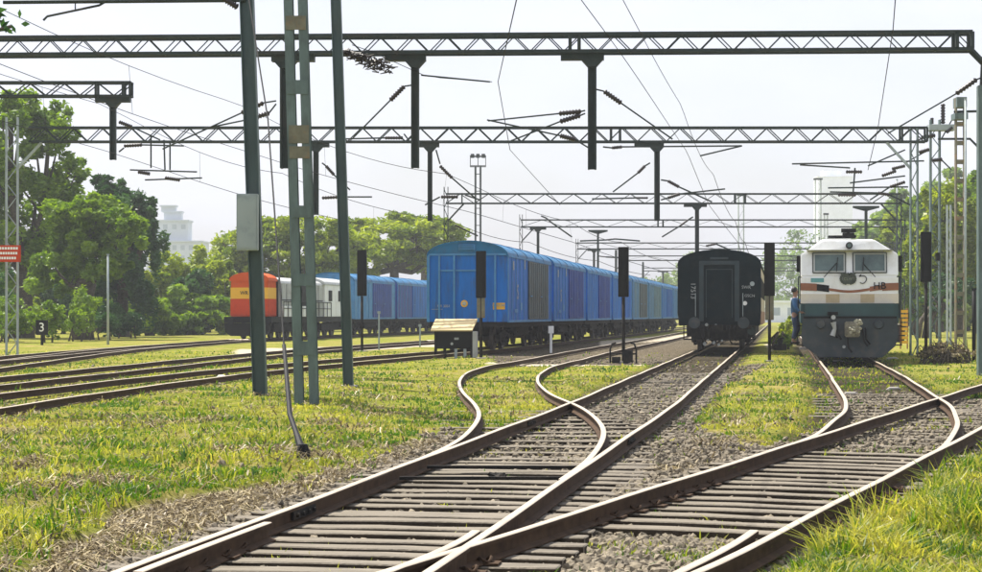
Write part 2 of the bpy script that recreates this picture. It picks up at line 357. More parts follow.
TABS = {k: seg_tab(*v) for k, v in {'A': (AL, AR), 'B': (BL, BR), 'C': (CL, CR), 'D': (DL, DR), **RT}.items()}
def tdist(k, x, y):
    Ys, xa, xb = TABS[k]; i = int((y-6)/(324/899))
    if i < 0 or i > 899 or xa[i] < -900: return 99
    return abs(x-(xa[i]+xb[i])/2)
def nz2(x, y, s, o=0): return noise.noise(Vector((x*s+o, y*s-o, o*.7)))
def zones(x, y):
    """gravel 0..1, sand 0..1, track trough 0..1"""
    if y > 330 or abs(x) > 80: return 0, 0, 0
    e = nz2(x, y, 1.6, 3)*.35+nz2(x, y, 5, 9)*.15
    g = 0
    for poly in GRAV:
        if inpoly(x+e, y+e*2, poly): g = 1; break
    dA, dB, dC, dD = (tdist(k, x, y) for k in 'ABCD')
    if dA < 1.25+e*.6 and y < 62: g = 1
    if dB < 1.15+e*.6 and y < 34: g = 1
    if dC < 1.0+e and 20 < y < 37: g = 1
    if dC < 1.5+e and y > 50: g = max(g, .6)
    if dD < 1.0+e*2 and (y < 24): g = 1
    dT = min(tdist(k, x, y) for k in RT)
    if dT < 1.0+e: g = max(g, .35)
    tr = max(0, min(1, (1.55-min(dA, dB if y < 45 else 99, dC if y > 22 else 99, (dD+.3) if y < 25 else 99))/.35))
    s = 0
    for poly in SAND:
        if inpoly(x, y, poly): s = 1
    return g, s, tr
def gh(x, y, z=None):
    g, s, tr = z if z else zones(x, y)
    h = -.125+nz2(x, y, .35)*.05+nz2(x, y, 1.3, 5)*.03 if y < 120 else -.15
    if y < 34 and x < -2: h += .05
    if x > 5.3 and y < 22 and tdist('B', x, y) > 1.5: h += min(.18, (tdist('B', x, y)-1.5)*.12)
    h = h*(1-tr)+(-.212)*tr
    if g and tr < 1: h = min(h, -.175)
    dT = min(tdist(k, x, y) for k in RT) if y < 330 else 99
    if dT < 1.6: h = min(h, -.155)
    dd = tdist('D', x, y)
    if dd < 1.5: h = min(h, -.165)
    if tdist('C', x, y) < 1.5: h = min(h, -.165)
    return h
def axis(lo, hi, fine, far_lo, far_hi, g=1.12):
    a = list(np.arange(lo, hi, fine)); s = fine; v = a[-1]
    while v < far_hi: s *= g; v += s; a.append(v)
    s = fine; v = lo; b = []
    while v > far_lo: s *= g; v -= s; b.append(v)
    return b[::-1]+a
xs = axis(-14, 15, .16, -3500, 3500); ys = axis(7, 50, .2, -30, 7000, 1.03)
nx, ny = len(xs), len(ys); V = np.zeros((ny, nx, 3), np.float32); ATT = np.zeros((ny, nx, 3), np.float32)
for j, y in enumerate(ys):
    for i, x in enumerate(xs):
        if abs(x) < 40 and 5 < y < 300:
            z = zones(x, y); V[j, i] = (x, y, gh(x, y, z)); ATT[j, i] = z
        else: V[j, i] = (x, y, -.15)
me = bpy.data.meshes.new('ground'); me.vertices.add(nx*ny); me.vertices.foreach_set('co', V.ravel())
ii = np.arange((ny-1)*(nx-1)); r = ii//(nx-1); c = ii % (nx-1); q = np.stack([r*nx+c, r*nx+c+1, (r+1)*nx+c+1, (r+1)*nx+c], 1)
me.loops.add(q.size); me.loops.foreach_set('vertex_index', q.ravel().astype(np.int32))
me.polygons.add(len(q)); me.polygons.foreach_set('loop_start', np.arange(0, q.size, 4, dtype=np.int32)); me.polygons.foreach_set('use_smooth', np.ones(len(q), bool)); me.update()
ca = me.attributes.new('zone', 'FLOAT_COLOR', 'POINT'); ca.data.foreach_set('color', np.concatenate([ATT, np.ones((ny, nx, 1), np.float32)], 2).ravel())
gm = bpy.data.materials.new('ground'); gm.use_nodes = True; nt = gm.node_tree; P = nt.nodes['Principled BSDF']; P.inputs['Roughness'].default_value = .95; P.inputs['Specular IOR Level'].default_value = 0; L = nt.links.new
tc = N(nt, 'ShaderNodeTexCoord'); at = N(nt, 'ShaderNodeAttribute', attribute_name='zone'); sp = N(nt, 'ShaderNodeSeparateColor'); L(at.outputs['Color'], sp.inputs[0])
def ns(sc, det=6, rough=.6, dst=0):
    n = N(nt, 'ShaderNodeTexNoise', Scale=sc, Detail=det, Roughness=rough, Distortion=dst); L(tc.outputs['Object'], n.inputs['Vector']); return n.outputs[0]
def ramp(src, els):
    r_ = N(nt, 'ShaderNodeValToRGB'); e = r_.color_ramp.elements
    while len(e) < len(els): e.new(.5)
    for k, (p_, c_) in enumerate(els): e[k].position = p_; e[k].color = (*c_, 1)
    L(src, r_.inputs[0]); return r_.outputs[0]
def mixc(f, a, b):
    m_ = N(nt, 'ShaderNodeMix', data_type='RGBA'); 
    for s_, v_ in ((0, f), (6, a), (7, b)):
        if hasattr(v_, 'links'): L(v_, m_.inputs[s_])
        else: m_.inputs[s_].default_value = v_ if not isinstance(v_, tuple) else (*v_, 1)
    return m_.outputs[2]
green = ramp(ns(9, 8, .7), [(.3, (.05,.06,.012)), (.5, (.17,.19,.03)), (.7, (.34,.33,.06))])
dry = ramp(ns(14, 8, .75), [(.3, (.09,.07,.03)), (.5, (.27,.22,.07)), (.7, (.46,.38,.16))])
grassc = mixc(ramp(ns(.55, 6, .65, .5), [(.46, (0,0,0)), (.64, (1,1,1))]), green, dry)
vor = N(nt, 'ShaderNodeTexVoronoi', Scale=17); L(tc.outputs['Object'], vor.inputs['Vector'])
grav = ramp(vor.outputs['Color'], [(.15, (.02,.017,.012)), (.5, (.085,.07,.05)), (.9, (.26,.22,.16))])
grav = mixc(ramp(ns(1.1, 5), [(.45, (0,0,0)), (.75, (.6,.6,.6))]), grav, (.13,.11,.07))
col = mixc(sp.outputs[0], grassc, grav); col = mixc(sp.outputs[1], col, (.42,.37,.28))
col = mixc(sp.outputs[2], col, ramp(ns(6, 7, .7), [(.35, (.022,.019,.013)), (.6, (.075,.062,.042)), (.8, (.2,.17,.12))]))
L(col, P.inputs['Base Color'])
bmp = N(nt, 'ShaderNodeBump', Strength=.9, Distance=.04); ht = mixc(sp.outputs[0], ns(26, 8, .8), vor.outputs['Distance']); L(ht, bmp.inputs['Height']); L(bmp.outputs[0], P.inputs['Normal'])
me.materials.append(gm); g_o = bpy.data.objects.new('ground', me); C.objects.link(g_o); tag(g_o, kind='structure')

# ------------------------------------------------------------------ scattered stuff built with numpy
def soup(name, verts, faces_n, tint, m, label, cat):
    """verts (n,k,3): n polygons of k corners"""
    n, k, _ = verts.shape; me = bpy.data.meshes.new(name); me.vertices.add(n*k); me.vertices.foreach_set('co', verts.astype(np.float32).ravel())
    me.loops.add(n*k); me.loops.foreach_set('vertex_index', np.arange(n*k, dtype=np.int32)); me.polygons.add(n); me.polygons.foreach_set('loop_start', np.arange(0, n*k, k, dtype=np.int32)); me.update()
    a = me.attributes.new('tint', 'FLOAT', 'POINT'); a.data.foreach_set('value', np.repeat(tint, k).astype(np.float32)); me.materials.append(m)
    return me
rng = np.random.default_rng(3)
def blades(pos, h, wd, lean, tint, m, name, label, cat, segs=2):
    """curved blade ribbons"""
    n = len(pos); az = rng.uniform(0, 2*np.pi, n); la = rng.uniform(0, 2*np.pi, n)
    wv = np.stack([np.cos(az), np.sin(az), np.zeros(n)], 1)*wd[:, None]/2; lv = np.stack([np.cos(la), np.sin(la), np.zeros(n)], 1)*(h*lean)[:, None]
    up = np.zeros((n, 3)); up[:, 2] = h; P0 = pos; P1 = pos+up*.55+lv*.3; P2 = pos+up*(1-.35*lean[:, None])+lv
    q1 = np.stack([P0-wv, P0+wv, P1+wv*.8, P1-wv*.8], 1); q2 = np.stack([P1-wv*.8, P1+wv*.8, P2+wv*.12, P2-wv*.12], 1)
    me = soup(name, np.concatenate([q1, q2]), 4, np.concatenate([tint, tint]), m, label, cat)
    o = bpy.data.objects.new(name, me); C.objects.link(o); return tag(o, label, cat, kind='stuff')
# grass positions sampled evenly over the picture's ground, denser near the camera
def scatter(n, y0, y1, accept, seed):
    rg = np.random.default_rng(seed); out = []
    while len(out) < n:
        y = 1/rg.uniform(1/y1, 1/y0); x = rg.uniform(-.30, .30)*y
        a = accept(x, y)
        if a > 0 and rg.random() < a: out.append((x, y))
    return out
def acc_grass(x, y):
    g, s, tr = zones(x, y)
    if s: return 0
    if g >= 1: return .02 if nz2(x, y, .8, 21) < .25 else .22
    return .12+.88*max(0, min(1, .54+nz2(x, y, .9, 40)*2.2+nz2(x, y, 3.1, 7)*.8))
pts = scatter(115000, 8.2, 75, acc_grass, 5)
pos = np.array([(x, y, gh(x, y)-.01) for x, y in pts]); yy = pos[:, 1]
patch = np.array([nz2(x, y, .55, 13) for x, y in pts]); tall = np.array([max(0, nz2(x, y, 1.5, 77)) for x, y in pts])
hh = (.02+rng.gamma(2, .011, len(pts))+tall*.10)*(1+np.clip(yy-25, 0, 40)*.006)
ww = .006+.0007*yy*rng.uniform(.6, 1.4, len(pts))
ti = np.clip(.36+patch*1.5+rng.normal(0, .3, len(pts)), 0, 1)
blades(pos, hh, ww, rng.uniform(.1, .95, len(pts)), ti, grass_m, 'grass', 'short yellow green grass over the yard ground', 'grass')
# tall coarse grass on the right foreground bank and left verge
def acc_tall(x, y):
    g, s, tr = zones(x, y)
    if g or s: return 0
    if x > B_left(y)+1.72+.3 and y < 24 : return 1
    if x < -2.2 and y < 22: return .06+.5*max(0, nz2(x, y, 1.1, 31))
    if y < 50: return .03*max(0, nz2(x, y, .8, 31))*4
    return 0
tp = scatter(5200, 8.2, 45, acc_tall, 9); cl = []
for x, y in tp:
    for _ in range(6): cl.append((x+rng.normal(0, .03), y+rng.normal(0, .03)))
pos = np.array([(x, y, gh(x, y)-.02) for x, y in cl]); right = pos[:, 0] > 2
cz = np.array([max(0, .5+nz2(x, y, 1.4, 91)*1.6) for x, y in cl]); hh = np.where(right, rng.uniform(.04, .24, len(cl))*(.35+cz*1.2), rng.uniform(.05, .22, len(cl)))
blades(pos, hh, .008+.0006*pos[:, 1]*rng.uniform(.6, 1.5, len(cl)), rng.uniform(.15, .9, len(cl)), np.clip(rng.normal(.5, .4, len(cl))+np.array([nz2(x, y, 1.9, 17)*1.2 for x, y in cl]), 0, 1), grass_m, 'grass', 'taller coarse grass clumps on the right bank and the left verge', 'grass')
# dead twigs on the left shoulder
def acc_tw(x, y): 
    g, s, tr = zones(x, y); return 1 if (g and tr < .3 and x < A_left(y)-.3 and y < 22) else ((.6 if nz2(x, y, .75, 60) > .24 else (.35 if x > 4 and y < 24 else .05)) if (tr < .1 and y < 45) else 0)
tw = scatter(17000, 8.3, 45, acc_tw, 12); pos = np.array([(x, y, gh(x, y)) for x, y in tw])
blades(pos, rng.uniform(.02, .16, len(tw)), rng.uniform(.006, .016, len(tw))*(1+pos[:, 1]*.03), rng.uniform(.6, 3.0, len(tw)), rng.uniform(0, 1, len(tw)), straw_m, 'dead_twigs', 'dry twigs and dead stalks on the shoulder and among the grass', 'twigs')
# ballast
ico = bmesh.new(); bmesh.ops.create_icosphere(ico, subdivisions=1, radius=1); IV = np.array([v.co[:] for v in ico.verts]); IF = np.array([[v.index for v in f.verts] for f in ico.faces]); ico.free()
def acc_st(x, y):
    g, s, tr = zones(x, y)
    if s or g < .3: return .004
    if g < 1: return .12
    d_ = min(tdist('A', x, y), tdist('B', x, y) if y > 14 else 9)
    return (.3 if y < 16 else .7) if d_ < 1.15 else 1
sp_ = scatter(32000, 8.3, 62, acc_st, 15); vs = []
for x, y in sp_:
    r_ = min(.046, .014+rng.gamma(2, .0078))*(1+y*.007); M = rng.normal(size=(3, 3)); Q, _ = np.linalg.qr(M)
    vv = IV*(1+rng.uniform(-.28, .28, (len(IV), 1)))*np.array([1, rng.uniform(.6, .95), rng.uniform(.5, .8)])*r_
    vs.append((vv@Q.T+np.array([x, y, gh(x, y)+r_*.35]))[IF])
st = soup('ballast', np.concatenate(vs), 3, np.zeros(len(vs)*20), stone_m, '', '')
o = bpy.data.objects.new('ballast_stones', st); C.objects.link(o); tag(o, 'loose grey brown ballast stones between and beside the rails', 'ballast', kind='stuff')

# ------------------------------------------------------------------ trees
def crown_mesh(blobs, n, leaf, m, seed, droop=0, sub=26):
    rg = np.random.default_rng(seed); vol = np.array([b[3]*b[4]*b[5] for b in blobs])**.67; vol /= vol.sum(); Pp = []; Tt = []
    for b, fr in zip(blobs, vol):
        k = sub; dirs = rg.normal(size=(k, 3)); dirs[:, 2] = dirs[:, 2]*.8+.25; dirs /= np.linalg.norm(dirs, axis=1)[:, None]
        cen = dirs*rg.uniform(.5, 1.12, (k, 1)); rad = rg.uniform(.13, .36, k); tn = rg.uniform(0, 1, k)
        nn = int(n*fr); idx = rg.integers(0, k, nn); dv = rg.normal(size=(nn, 3)); dv /= np.linalg.norm(dv, axis=1)[:, None]
        p = cen[idx]+dv*(rad[idx]*rg.uniform(.5, 1.08, nn))[:, None]
        if droop: p[:, 2] -= droop*rg.uniform(0, 1, nn)**2*(rg.random(nn) < .35)
        Pp.append(p*np.array(b[3:6])+np.array(b[:3])); Tt.append(np.clip(tn[idx]*.6+rg.uniform(0, .4, nn), 0, 1))
    Pp = np.concatenate(Pp); Tt = np.concatenate(Tt); nn = len(Pp)
    a = rg.normal(size=(nn, 3)); a[:, 2] *= .6; a /= np.linalg.norm(a, axis=1)[:, None]; b_ = np.cross(a, rg.normal(size=(nn, 3))); b_ /= np.linalg.norm(b_, axis=1)[:, None]
    s = (leaf*rg.uniform(.6, 1.35, nn))[:, None]
    q = np.stack([Pp-a*s, Pp-b_*s*.45+a*s*.1, Pp+a*s, Pp+b_*s*.45+a*s*.1], 1)
    return soup('crown', q, 4, Tt, m, '', '')
def tree(label, x, y, blobs, n, leaf, m, seed, trunk_r=.3, group=None, name='tree', fork=3, tm=None, droop=0, multi=1, sub=26):
    t = thing(name, label, 'tree' if name != 'bush' else 'bush', (x, y, -.15), 0, group)
    me = crown_mesh(blobs, n, leaf, m, seed, droop, sub); o = bpy.data.objects.new('crown', me); C.objects.link(o); o.parent = t
    rg = random.Random(seed); mb = MB()
    for k in range(multi):
        ox = rg.uniform(-1, 1)*(multi-1)*.5; bz = min(b[2]-b[5]*.3 for b in blobs); bz = max(bz, .8)
        cxm = sum(b[0] for b in blobs)/len(blobs)
        p1 = (ox*.5+cxm*.3+rg.uniform(-.3,.3), 0, bz); mb.path([(ox, 0, -.2), (ox*.8+rg.uniform(-.15,.15), rg.uniform(-.2,.2), bz*.5), p1], [trunk_r*1.25, trunk_r, trunk_r*.75], 9)
        for b in blobs[k::multi]:
            mid = ((p1[0]+b[0])/2+rg.uniform(-.4,.4), b[1]/2, (p1[2]+b[2])/2-.2*abs(b[0]-p1[0]))
            mb.path([p1, mid, (b[0], b[1], b[2]), (b[0]+rg.uniform(-.4,.4)*b[3], b[1], b[2]+b[5]*.6)], [trunk_r*.7, trunk_r*.45, trunk_r*.25, .03], 6)
            for _ in range(2): mb.path([mid, (b[0]+rg.uniform(-.7,.7)*b[3], b[1]+rg.uniform(-.5,.5)*b[4], b[2]+rg.uniform(-.3,.6)*b[5])], [trunk_r*.3, .03], 5)
    mb.build('trunk', tm or bark_m, t, smooth=True); return t
def blob_px(px, py, rx, rz, Y, x0, dy=0, ry=None):     # crown lobe given where it stands in the photograph at distance Y
    k = Y/F; return ((px-CX)*k-x0, dy, ZP(py, Y)+.15, rx*k, (ry or rx)*k, rz*k)
def ptree(label, px, Y, lobes, n, leaf, m, seed, **kw):
    x0 = XP(px, Y); return tree(label, x0, Y, [blob_px(a, b, c_, d_, Y, x0, dy=random.uniform(-1.5, 1.5)) for a, b, c_, d_ in lobes], n, leaf, m, seed, **kw)
ptree('tallest broad green tree at the left edge behind the pale masts', 22, 122, [(10,150,48,48),(48,135,28,32),(30,205,52,45),(62,175,20,20),(-25,190,45,60),(15,115,28,22),(20,260,50,40)], 34000, .21, leaf_mid, 1, trunk_r=.45, multi=2)
ptree('round yellow green tree between the left edge tree and the dark hanging tree', 82, 112, [(70,235,32,32),(105,228,33,30),(88,212,25,18),(130,240,20,24),(60,275,30,28),(100,265,30,22)], 30000, .18, leaf_mid, 2, trunk_r=.3, multi=2)
ptree('dark tall tree with hanging creepers left of the white tower building', 122, 128, [(112,195,16,18),(128,215,26,26),(140,240,20,40),(108,250,24,44),(125,285,32,40),(150,225,8,16),(96,180,7,7)], 34000, .18, leaf_dark, 3, trunk_r=.5, droop=.5)
for k, (px, py, rx, rz, Y, m, lab) in enumerate([
    (172,292,26,36,150,leaf_yel,'pale green tree just right of the dark hanging tree'),
    (205,285,24,30,160,leaf_yel,'rounded yellow green tree below the white tower building'),
    (190,312,34,22,140,leaf_mid,'low bushy tree in front of the white tower building'),
    (226,300,20,34,145,leaf_yel,'bright feathery tree beside the orange locomotive front'),
    (150,315,22,20,135,leaf_mid,'small dark bushy tree at the foot of the creeper tree')]):
    ptree(lab, px, Y, [(px,py,rx,rz),(px-rx*.5,py+rz*.5,rx*.7,rz*.6),(px+rx*.5,py+rz*.4,rx*.7,rz*.6),(px+rx*.1,py-rz*.4,rx*.5,rz*.4)], 13000, .22, m, 20+k, trunk_r=.18, multi=2, group='trees under the white tower building')
ptree('wide spreading rain tree behind the orange fronted locomotive', 285, 172, [(232,262,34,34),(265,240,40,20),(305,232,42,18),(340,245,35,18),(290,262,60,22),(245,290,40,26),(320,275,50,20)], 30000, .26, leaf_yel, 31, trunk_r=.6)
ptree('wide flat topped rain tree behind the rear blue train', 395, 190, [(370,238,36,18),(405,228,38,15),(435,236,34,18),(395,252,55,20),(350,262,36,22),(430,262,34,20)], 26000, .26, leaf_yel, 32, trunk_r=.6)
ptree('dull green rain tree just left of the first blue wagon roof', 425, 215, [(425,232,26,14),(438,246,20,12),(415,252,32,16),(408,220,14,7)], 9000, .28, leaf_soft, 33, trunk_r=.6)
for k, (px, py, rx, rz, Y, m, lab, n) in enumerate([
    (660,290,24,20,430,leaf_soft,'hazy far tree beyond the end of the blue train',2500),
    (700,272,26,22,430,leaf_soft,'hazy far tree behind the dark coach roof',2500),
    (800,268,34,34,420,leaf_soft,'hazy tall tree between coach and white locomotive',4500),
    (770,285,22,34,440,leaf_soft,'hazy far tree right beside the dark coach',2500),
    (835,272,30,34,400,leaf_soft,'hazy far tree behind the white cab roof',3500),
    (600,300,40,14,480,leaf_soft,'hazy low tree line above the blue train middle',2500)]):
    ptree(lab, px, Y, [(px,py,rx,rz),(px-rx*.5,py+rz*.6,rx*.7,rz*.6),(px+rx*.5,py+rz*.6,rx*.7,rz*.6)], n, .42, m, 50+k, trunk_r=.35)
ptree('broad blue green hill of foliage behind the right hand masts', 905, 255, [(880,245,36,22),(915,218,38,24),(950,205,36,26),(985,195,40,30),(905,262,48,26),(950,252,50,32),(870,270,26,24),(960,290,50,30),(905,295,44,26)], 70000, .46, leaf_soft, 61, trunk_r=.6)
ptree('bright green tree at the right edge behind the lattice masts', 955, 128, [(950,238,22,24),(975,225,26,30),(935,262,20,22),(965,270,30,28),(988,262,24,34),(945,292,28,20),(925,245,14,20),(915,280,14,20),(940,205,20,22)], 36000, .19, leaf_yel, 62, trunk_r=.3, multi=2)
ptree('tall bright tree crown cut by the right edge', 978, 150, [(985,192,34,28),(962,215,24,26),(990,225,30,30),(945,238,18,22)], 22000, .22, leaf_mid, 66, trunk_r=.35)
ptree('dark leafy tree close behind the locomotive right side', 915, 140, [(912,275,16,26),(905,300,16,22),(925,302,20,20),(920,250,10,14)], 12000, .19, leaf_mid, 63, trunk_r=.25)
ptree('shadowy tree trunk group under the right edge foliage', 940, 118, [(940,300,16,12),(968,298,18,12),(955,285,20,12)], 4500, .13, leaf_dark, 64, trunk_r=.16, multi=4, tm=bark_m)
# branch that reaches in at the top left comes from a tree standing just outside the picture
tl = tree('tree beside the camera whose leafy twig hangs in the top left corner', -10.6, 28, [(-1.5,0,7.6,2.2,2.0,1.6),(2.2,0,6.15,.9,.6,.22),(2.9,.1,6.05,.35,.3,.16)], 1500, .10, leaf_dark, 65, trunk_r=.2)
for k, (px, py, rx, rz, Y, m, lab) in enumerate([(880,262,22,30,200,leaf_mid,'full green tree rising just right of the white cab roof'),(905,235,24,34,190,leaf_yel,'full bright tree behind the G mast bracket cluster'.replace('G mast','mast')),(928,222,24,38,180,leaf_mid,'full green tree between the lattice masts and the far hill foliage'),(965,262,26,40,175,leaf_mid,'full green tree behind the rust streaked mast')]):
    ptree(lab, px, Y, [(px,py,rx,rz*.7),(px-rx*.6,py+rz*.7,rx*.8,rz*.7),(px+rx*.6,py+rz*.6,rx*.8,rz*.7),(px,py+rz*1.4,rx*1.1,rz*.7),(px+rx*.2,py-rz*.4,rx*.5,rz*.4)], 20000, .28, m, 400+k, trunk_r=.3)
# undergrowth and bushes
for k, (px, py, rx, rz, Y, m, lab) in enumerate([
    (14,315,22,24,100,leaf_mid,'leafy bush at the foot of the left edge mast'), (52,318,18,22,100,leaf_mid,'leafy bush behind the small black shunt signal'),
    (80,312,16,26,104,leaf_mid,'tall green shrub of hanging vines under the left trees'), (100,318,20,18,108,leaf_dark,'dark bush left of the thin white pole'),
    (790,328,9,16,98,leaf_yel,'bright yellow green bush between coach and white locomotive'), (783,340,8,6,80,leaf_mid,'small low weed clump beside the coach'),
    (-8,300,22,40,104,leaf_dark,'dark bush cut by the left edge'), (128,322,18,14,120,leaf_dark,'dark bush right of the thin white pole')]):
    ptree(lab, px, Y, [(px,py,rx,rz*.8),(px-rx*.4,py+rz*.3,rx*.6,rz*.6),(px+rx*.4,py+rz*.35,rx*.6,rz*.55)], 3500, .10, m, 80+k, trunk_r=.05, name='bush', multi=3)
for k in range(13):
    px = -20+k*22+random.uniform(-4,4); Y = 150+random.uniform(-8,25); m = [leaf_mid, leaf_dark, leaf_yel][k % 3]
    ptree(['deep green','dark','yellow green'][k % 3]+' understorey tree '+['at the very left edge','behind the red board','behind the small shunt signal','left of the tall vine shrub','behind the tall vine shrub','behind the thin white pole','under the dark hanging tree','right of the dark hanging tree','under the left side of the white tower','under the white tower','right of the white tower','left of the orange locomotive','behind the orange locomotive'][k], px, Y, [(px,300,19,26),(px-9,318,15,16),(px+10,316,15,16),(px+2,282,12,14)], 9000, .20, m, 300+k, trunk_r=.14, multi=2, group='understorey trees along the left side')
for k in range(9):
    px = 865+k*16; Y = 165+random.uniform(-8,20)
    ptree(['bright','dark','mid green'][k % 3]+' low tree '+['behind the white cab roof','at the locomotive right side','behind the yellow rack','behind the right hand signal','behind the green lattice mast','between the two tall right masts','behind the rust streaked mast','behind the thin pale right pole','beyond the right picture edge'][k], px, Y, [(px,300,15,22),(px-7,314,12,12),(px+8,312,12,12),(px+2,286,10,12)], 6000, .2, [leaf_yel, leaf_dark, leaf_mid][k % 3], 330+k, trunk_r=.14, multi=2, group='low trees along the right side')
# leafy debris heap at the foot of the right signal
def heap(px, py, rw, n, seed, lab):
    x, y = gnd_pt(px, py); t = thing('brushwood_heap', lab, 'brushwood', (x, y, -.15)); rg = random.Random(seed); mb = MB()
    for _ in range(n):
        a = rg.uniform(0, 6.28); r_ = rg.uniform(0, rw)**1; p = (math.cos(a)*r_, math.sin(a)*r_*.5, 0); e = rg.uniform(.2, .85)
        q = (p[0]*.5+rg.uniform(-.35,.35), p[1]*.5, e); mb.path([p, ((p[0]+q[0])/2+rg.uniform(-.1,.1), (p[1]+q[1])/2, e*.6), q], [.022, .016, .006], 5)
    mb.build('branches', bark_m, t); me = crown_mesh([(0,0,.35,rw*.8,.4,.32)], 900, .06, straw_m, seed); o = bpy.data.objects.new('dead_leaves', me); C.objects.link(o); o.parent = t
heap(945, 364, 1.0, 130, 3, 'tangled heap of cut branches at the foot of the right hand signal')
# weeds with broad blades near the right foreground
def weed(px, py, h, n, seed, lab):
    x, y = gnd_pt(px, py); t = thing('weed', lab, 'plant', (x, y, gh(x, y)-.01), 0, 'weeds in the right foreground'); rg = np.random.default_rng(seed); Q = []
    for _ in range(n):
        a = rg.uniform(0, 6.28); ln = h*rg.uniform(.6, 1.1); out = ln*rg.uniform(.3, .8); prev = np.zeros(3); wv = np.array([-math.sin(a), math.cos(a), 0])*.009
        for k in range(1, 6):
            u = k/5; p = np.array([math.cos(a)*out*u**1.6, math.sin(a)*out*u**1.6, ln*(u*1.25-.45*u*u*(1+out/ln))]); w0 = wv*(1-(k-1)/5.2); w1 = wv*(1-k/5.2); Q.append([prev-w0, prev+w0, p+w1, p-w1]); prev = p
    me = soup('leaves', np.array(Q), 4, rg.uniform(.2, .9, len(Q)), weed_m, '', ''); o = bpy.data.objects.new('leaves', me); C.objects.link(o); o.parent = t
for k, (px, py, h, n, lab) in enumerate([(722,480,.34,7,'arching broad bladed weed inside the right hand junction'), (846,506,.42,9,'tall weed with upright stalk beside the right rail'), (760,560,.30,16,'dense green weed tuft at the lower edge beside the check rail'),
    (912,540,.36,16,'bushy weed low in the right foreground'), (860,548,.45,12,'leaning leafy weed in the right foreground beside the low bushy one'), (965,520,.5,14,'tall leafy weed at the right edge of the foreground'), (30,470,.3,14,'leafy weed clump at the left edge of the grass'), (120,455,.22,12,'low leafy weed left of the guy rod anchor'), (75,520,.24,10,'leafy weed beside the gravel shoulder, low at the left'), (212,468,.2,9,'small leafy weed between the anchor and the left masts'), (700,565,.22,8,'small weed tuft growing against the bottom right rail'), (970,470,.34,10,'weed tuft at the right edge above the rail bend'), (560,378,.3,5,'weed tuft inside the grassy turnout')]): weed(px, py, h, n, 200+k, lab)

# ------------------------------------------------------------------ overhead line steelwork
def insulator(mb, p, q, r=.07):
    p = Vector(p); q = Vector(q); n = 7; pts = []; rs = []
    for i in range(n*2+1): pts.append(p.lerp(q, i/(n*2))); rs.append(r if i % 2 else r*.55)
    mb.path(pts, rs, 8)
def arm_set(parent, Y, ax, items, rz=0, lx=0, ly=0):
    """cantilever tubes drawn in the gantry's own plane; items = (kind, (px,py), (px,py))"""
    ins = []
    for kind, a, b in items:
        p = (XP(a[0], Y)-lx, 0, ZP(a[1], Y)-ly); q = (XP(b[0], Y)-lx, 0, ZP(b[1], Y)-ly)
        if kind == 't': MB().tube(p, q, .022*Y/46, n=6).build('cantilever_tube', steel_dark, parent)
        elif kind == 'i':
            m_ = MB(); insulator(m_, p, q, .075); ins.append(m_)
    for m_ in ins: m_.build('insulator', insul_m, parent, smooth=True)
def truss(mb, x0, x1, z0, z1, dy, ch, lc, pitch):
    for y in (-dy, dy):
        for z in (z0, z1): mb.bar((x0, y, z), (x1, y, z), ch)
        n = max(2, round((x1-x0)/pitch)); up = True
        for i in range(n):
            a = x0+(x1-x0)*i/n; b = x0+(x1-x0)*(i+1)/n
            mb.bar((a, y*1.02, z0 if up else z1), (b, y*1.02, z1 if up else z0), lc, .010, up=(0,1,0)); up = not up
    n = max(2, round((x1-x0)/(pitch*2)))
    for i in range(n+1):
        a = x0+(x1-x0)*i/n
        for z in (z0, z1): mb.bar((a, -dy, z), (a, dy, z), lc*.8)
def lattice_post(mb, x, z0, z1, w_, d_, m=.06, pitch=.5, batten=False):
    for sx in (-1, 1):
        mb.box(x+sx*w_/2-m/2, x+sx*w_/2+m/2, -d_/2, d_/2, z0, z1)
    z = z0+.3; up = True
    while z < z1-pitch:
        if batten: mb.box(x-w_/2-m/2+.002, x+w_/2+m/2-.002, -d_/2-.012, -d_/2, z, z+pitch*.22); mb.box(x-w_/2-m/2+.002, x+w_/2+m/2-.002, d_/2, d_/2+.012, z, z+pitch*.22)
        else: mb.bar((x-w_/2 if up else x+w_/2, -d_/2-.006, z), (x+w_/2 if up else x-w_/2, -d_/2-.006, z+pitch), .04, .01, up=(0,1,0))
        z += pitch; up = not up
def drop_arm(parent, x, ztop, zbot, w_=.22, bw=.95, off=-.1):
    mb = MB(); mb.box(x-w_/2, x-w_/2+.05, -w_/2, w_/2, zbot, ztop-.2); mb.box(x+w_/2-.05, x+w_/2, -w_/2, w_/2, zbot, ztop-.2)
    mb.box(x-w_/2+.05, x+w_/2-.05, -.02, .02, zbot+.002, ztop-.202)
    a = mb.build('drop_arm', steel_dark, parent, .004)
    mb = MB(); x0 = x+off-bw/2; x1 = x+off+bw/2; mb.box(x0, x1, -.14, .14, ztop-.2, ztop-.05)
    mb.extrude([(x-w_/2-.16, ztop-.201), (x+w_/2+.16, ztop-.201), (x+w_/2, ztop-.38), (x-w_/2, ztop-.38)], -.13, .13)
    for xx in (x0+.04, x1-.04): mb.box(xx-.03, xx+.03, -.12, .12, ztop-.05, ztop)
    mb.build('bracket', steel_dark, a)
    return a
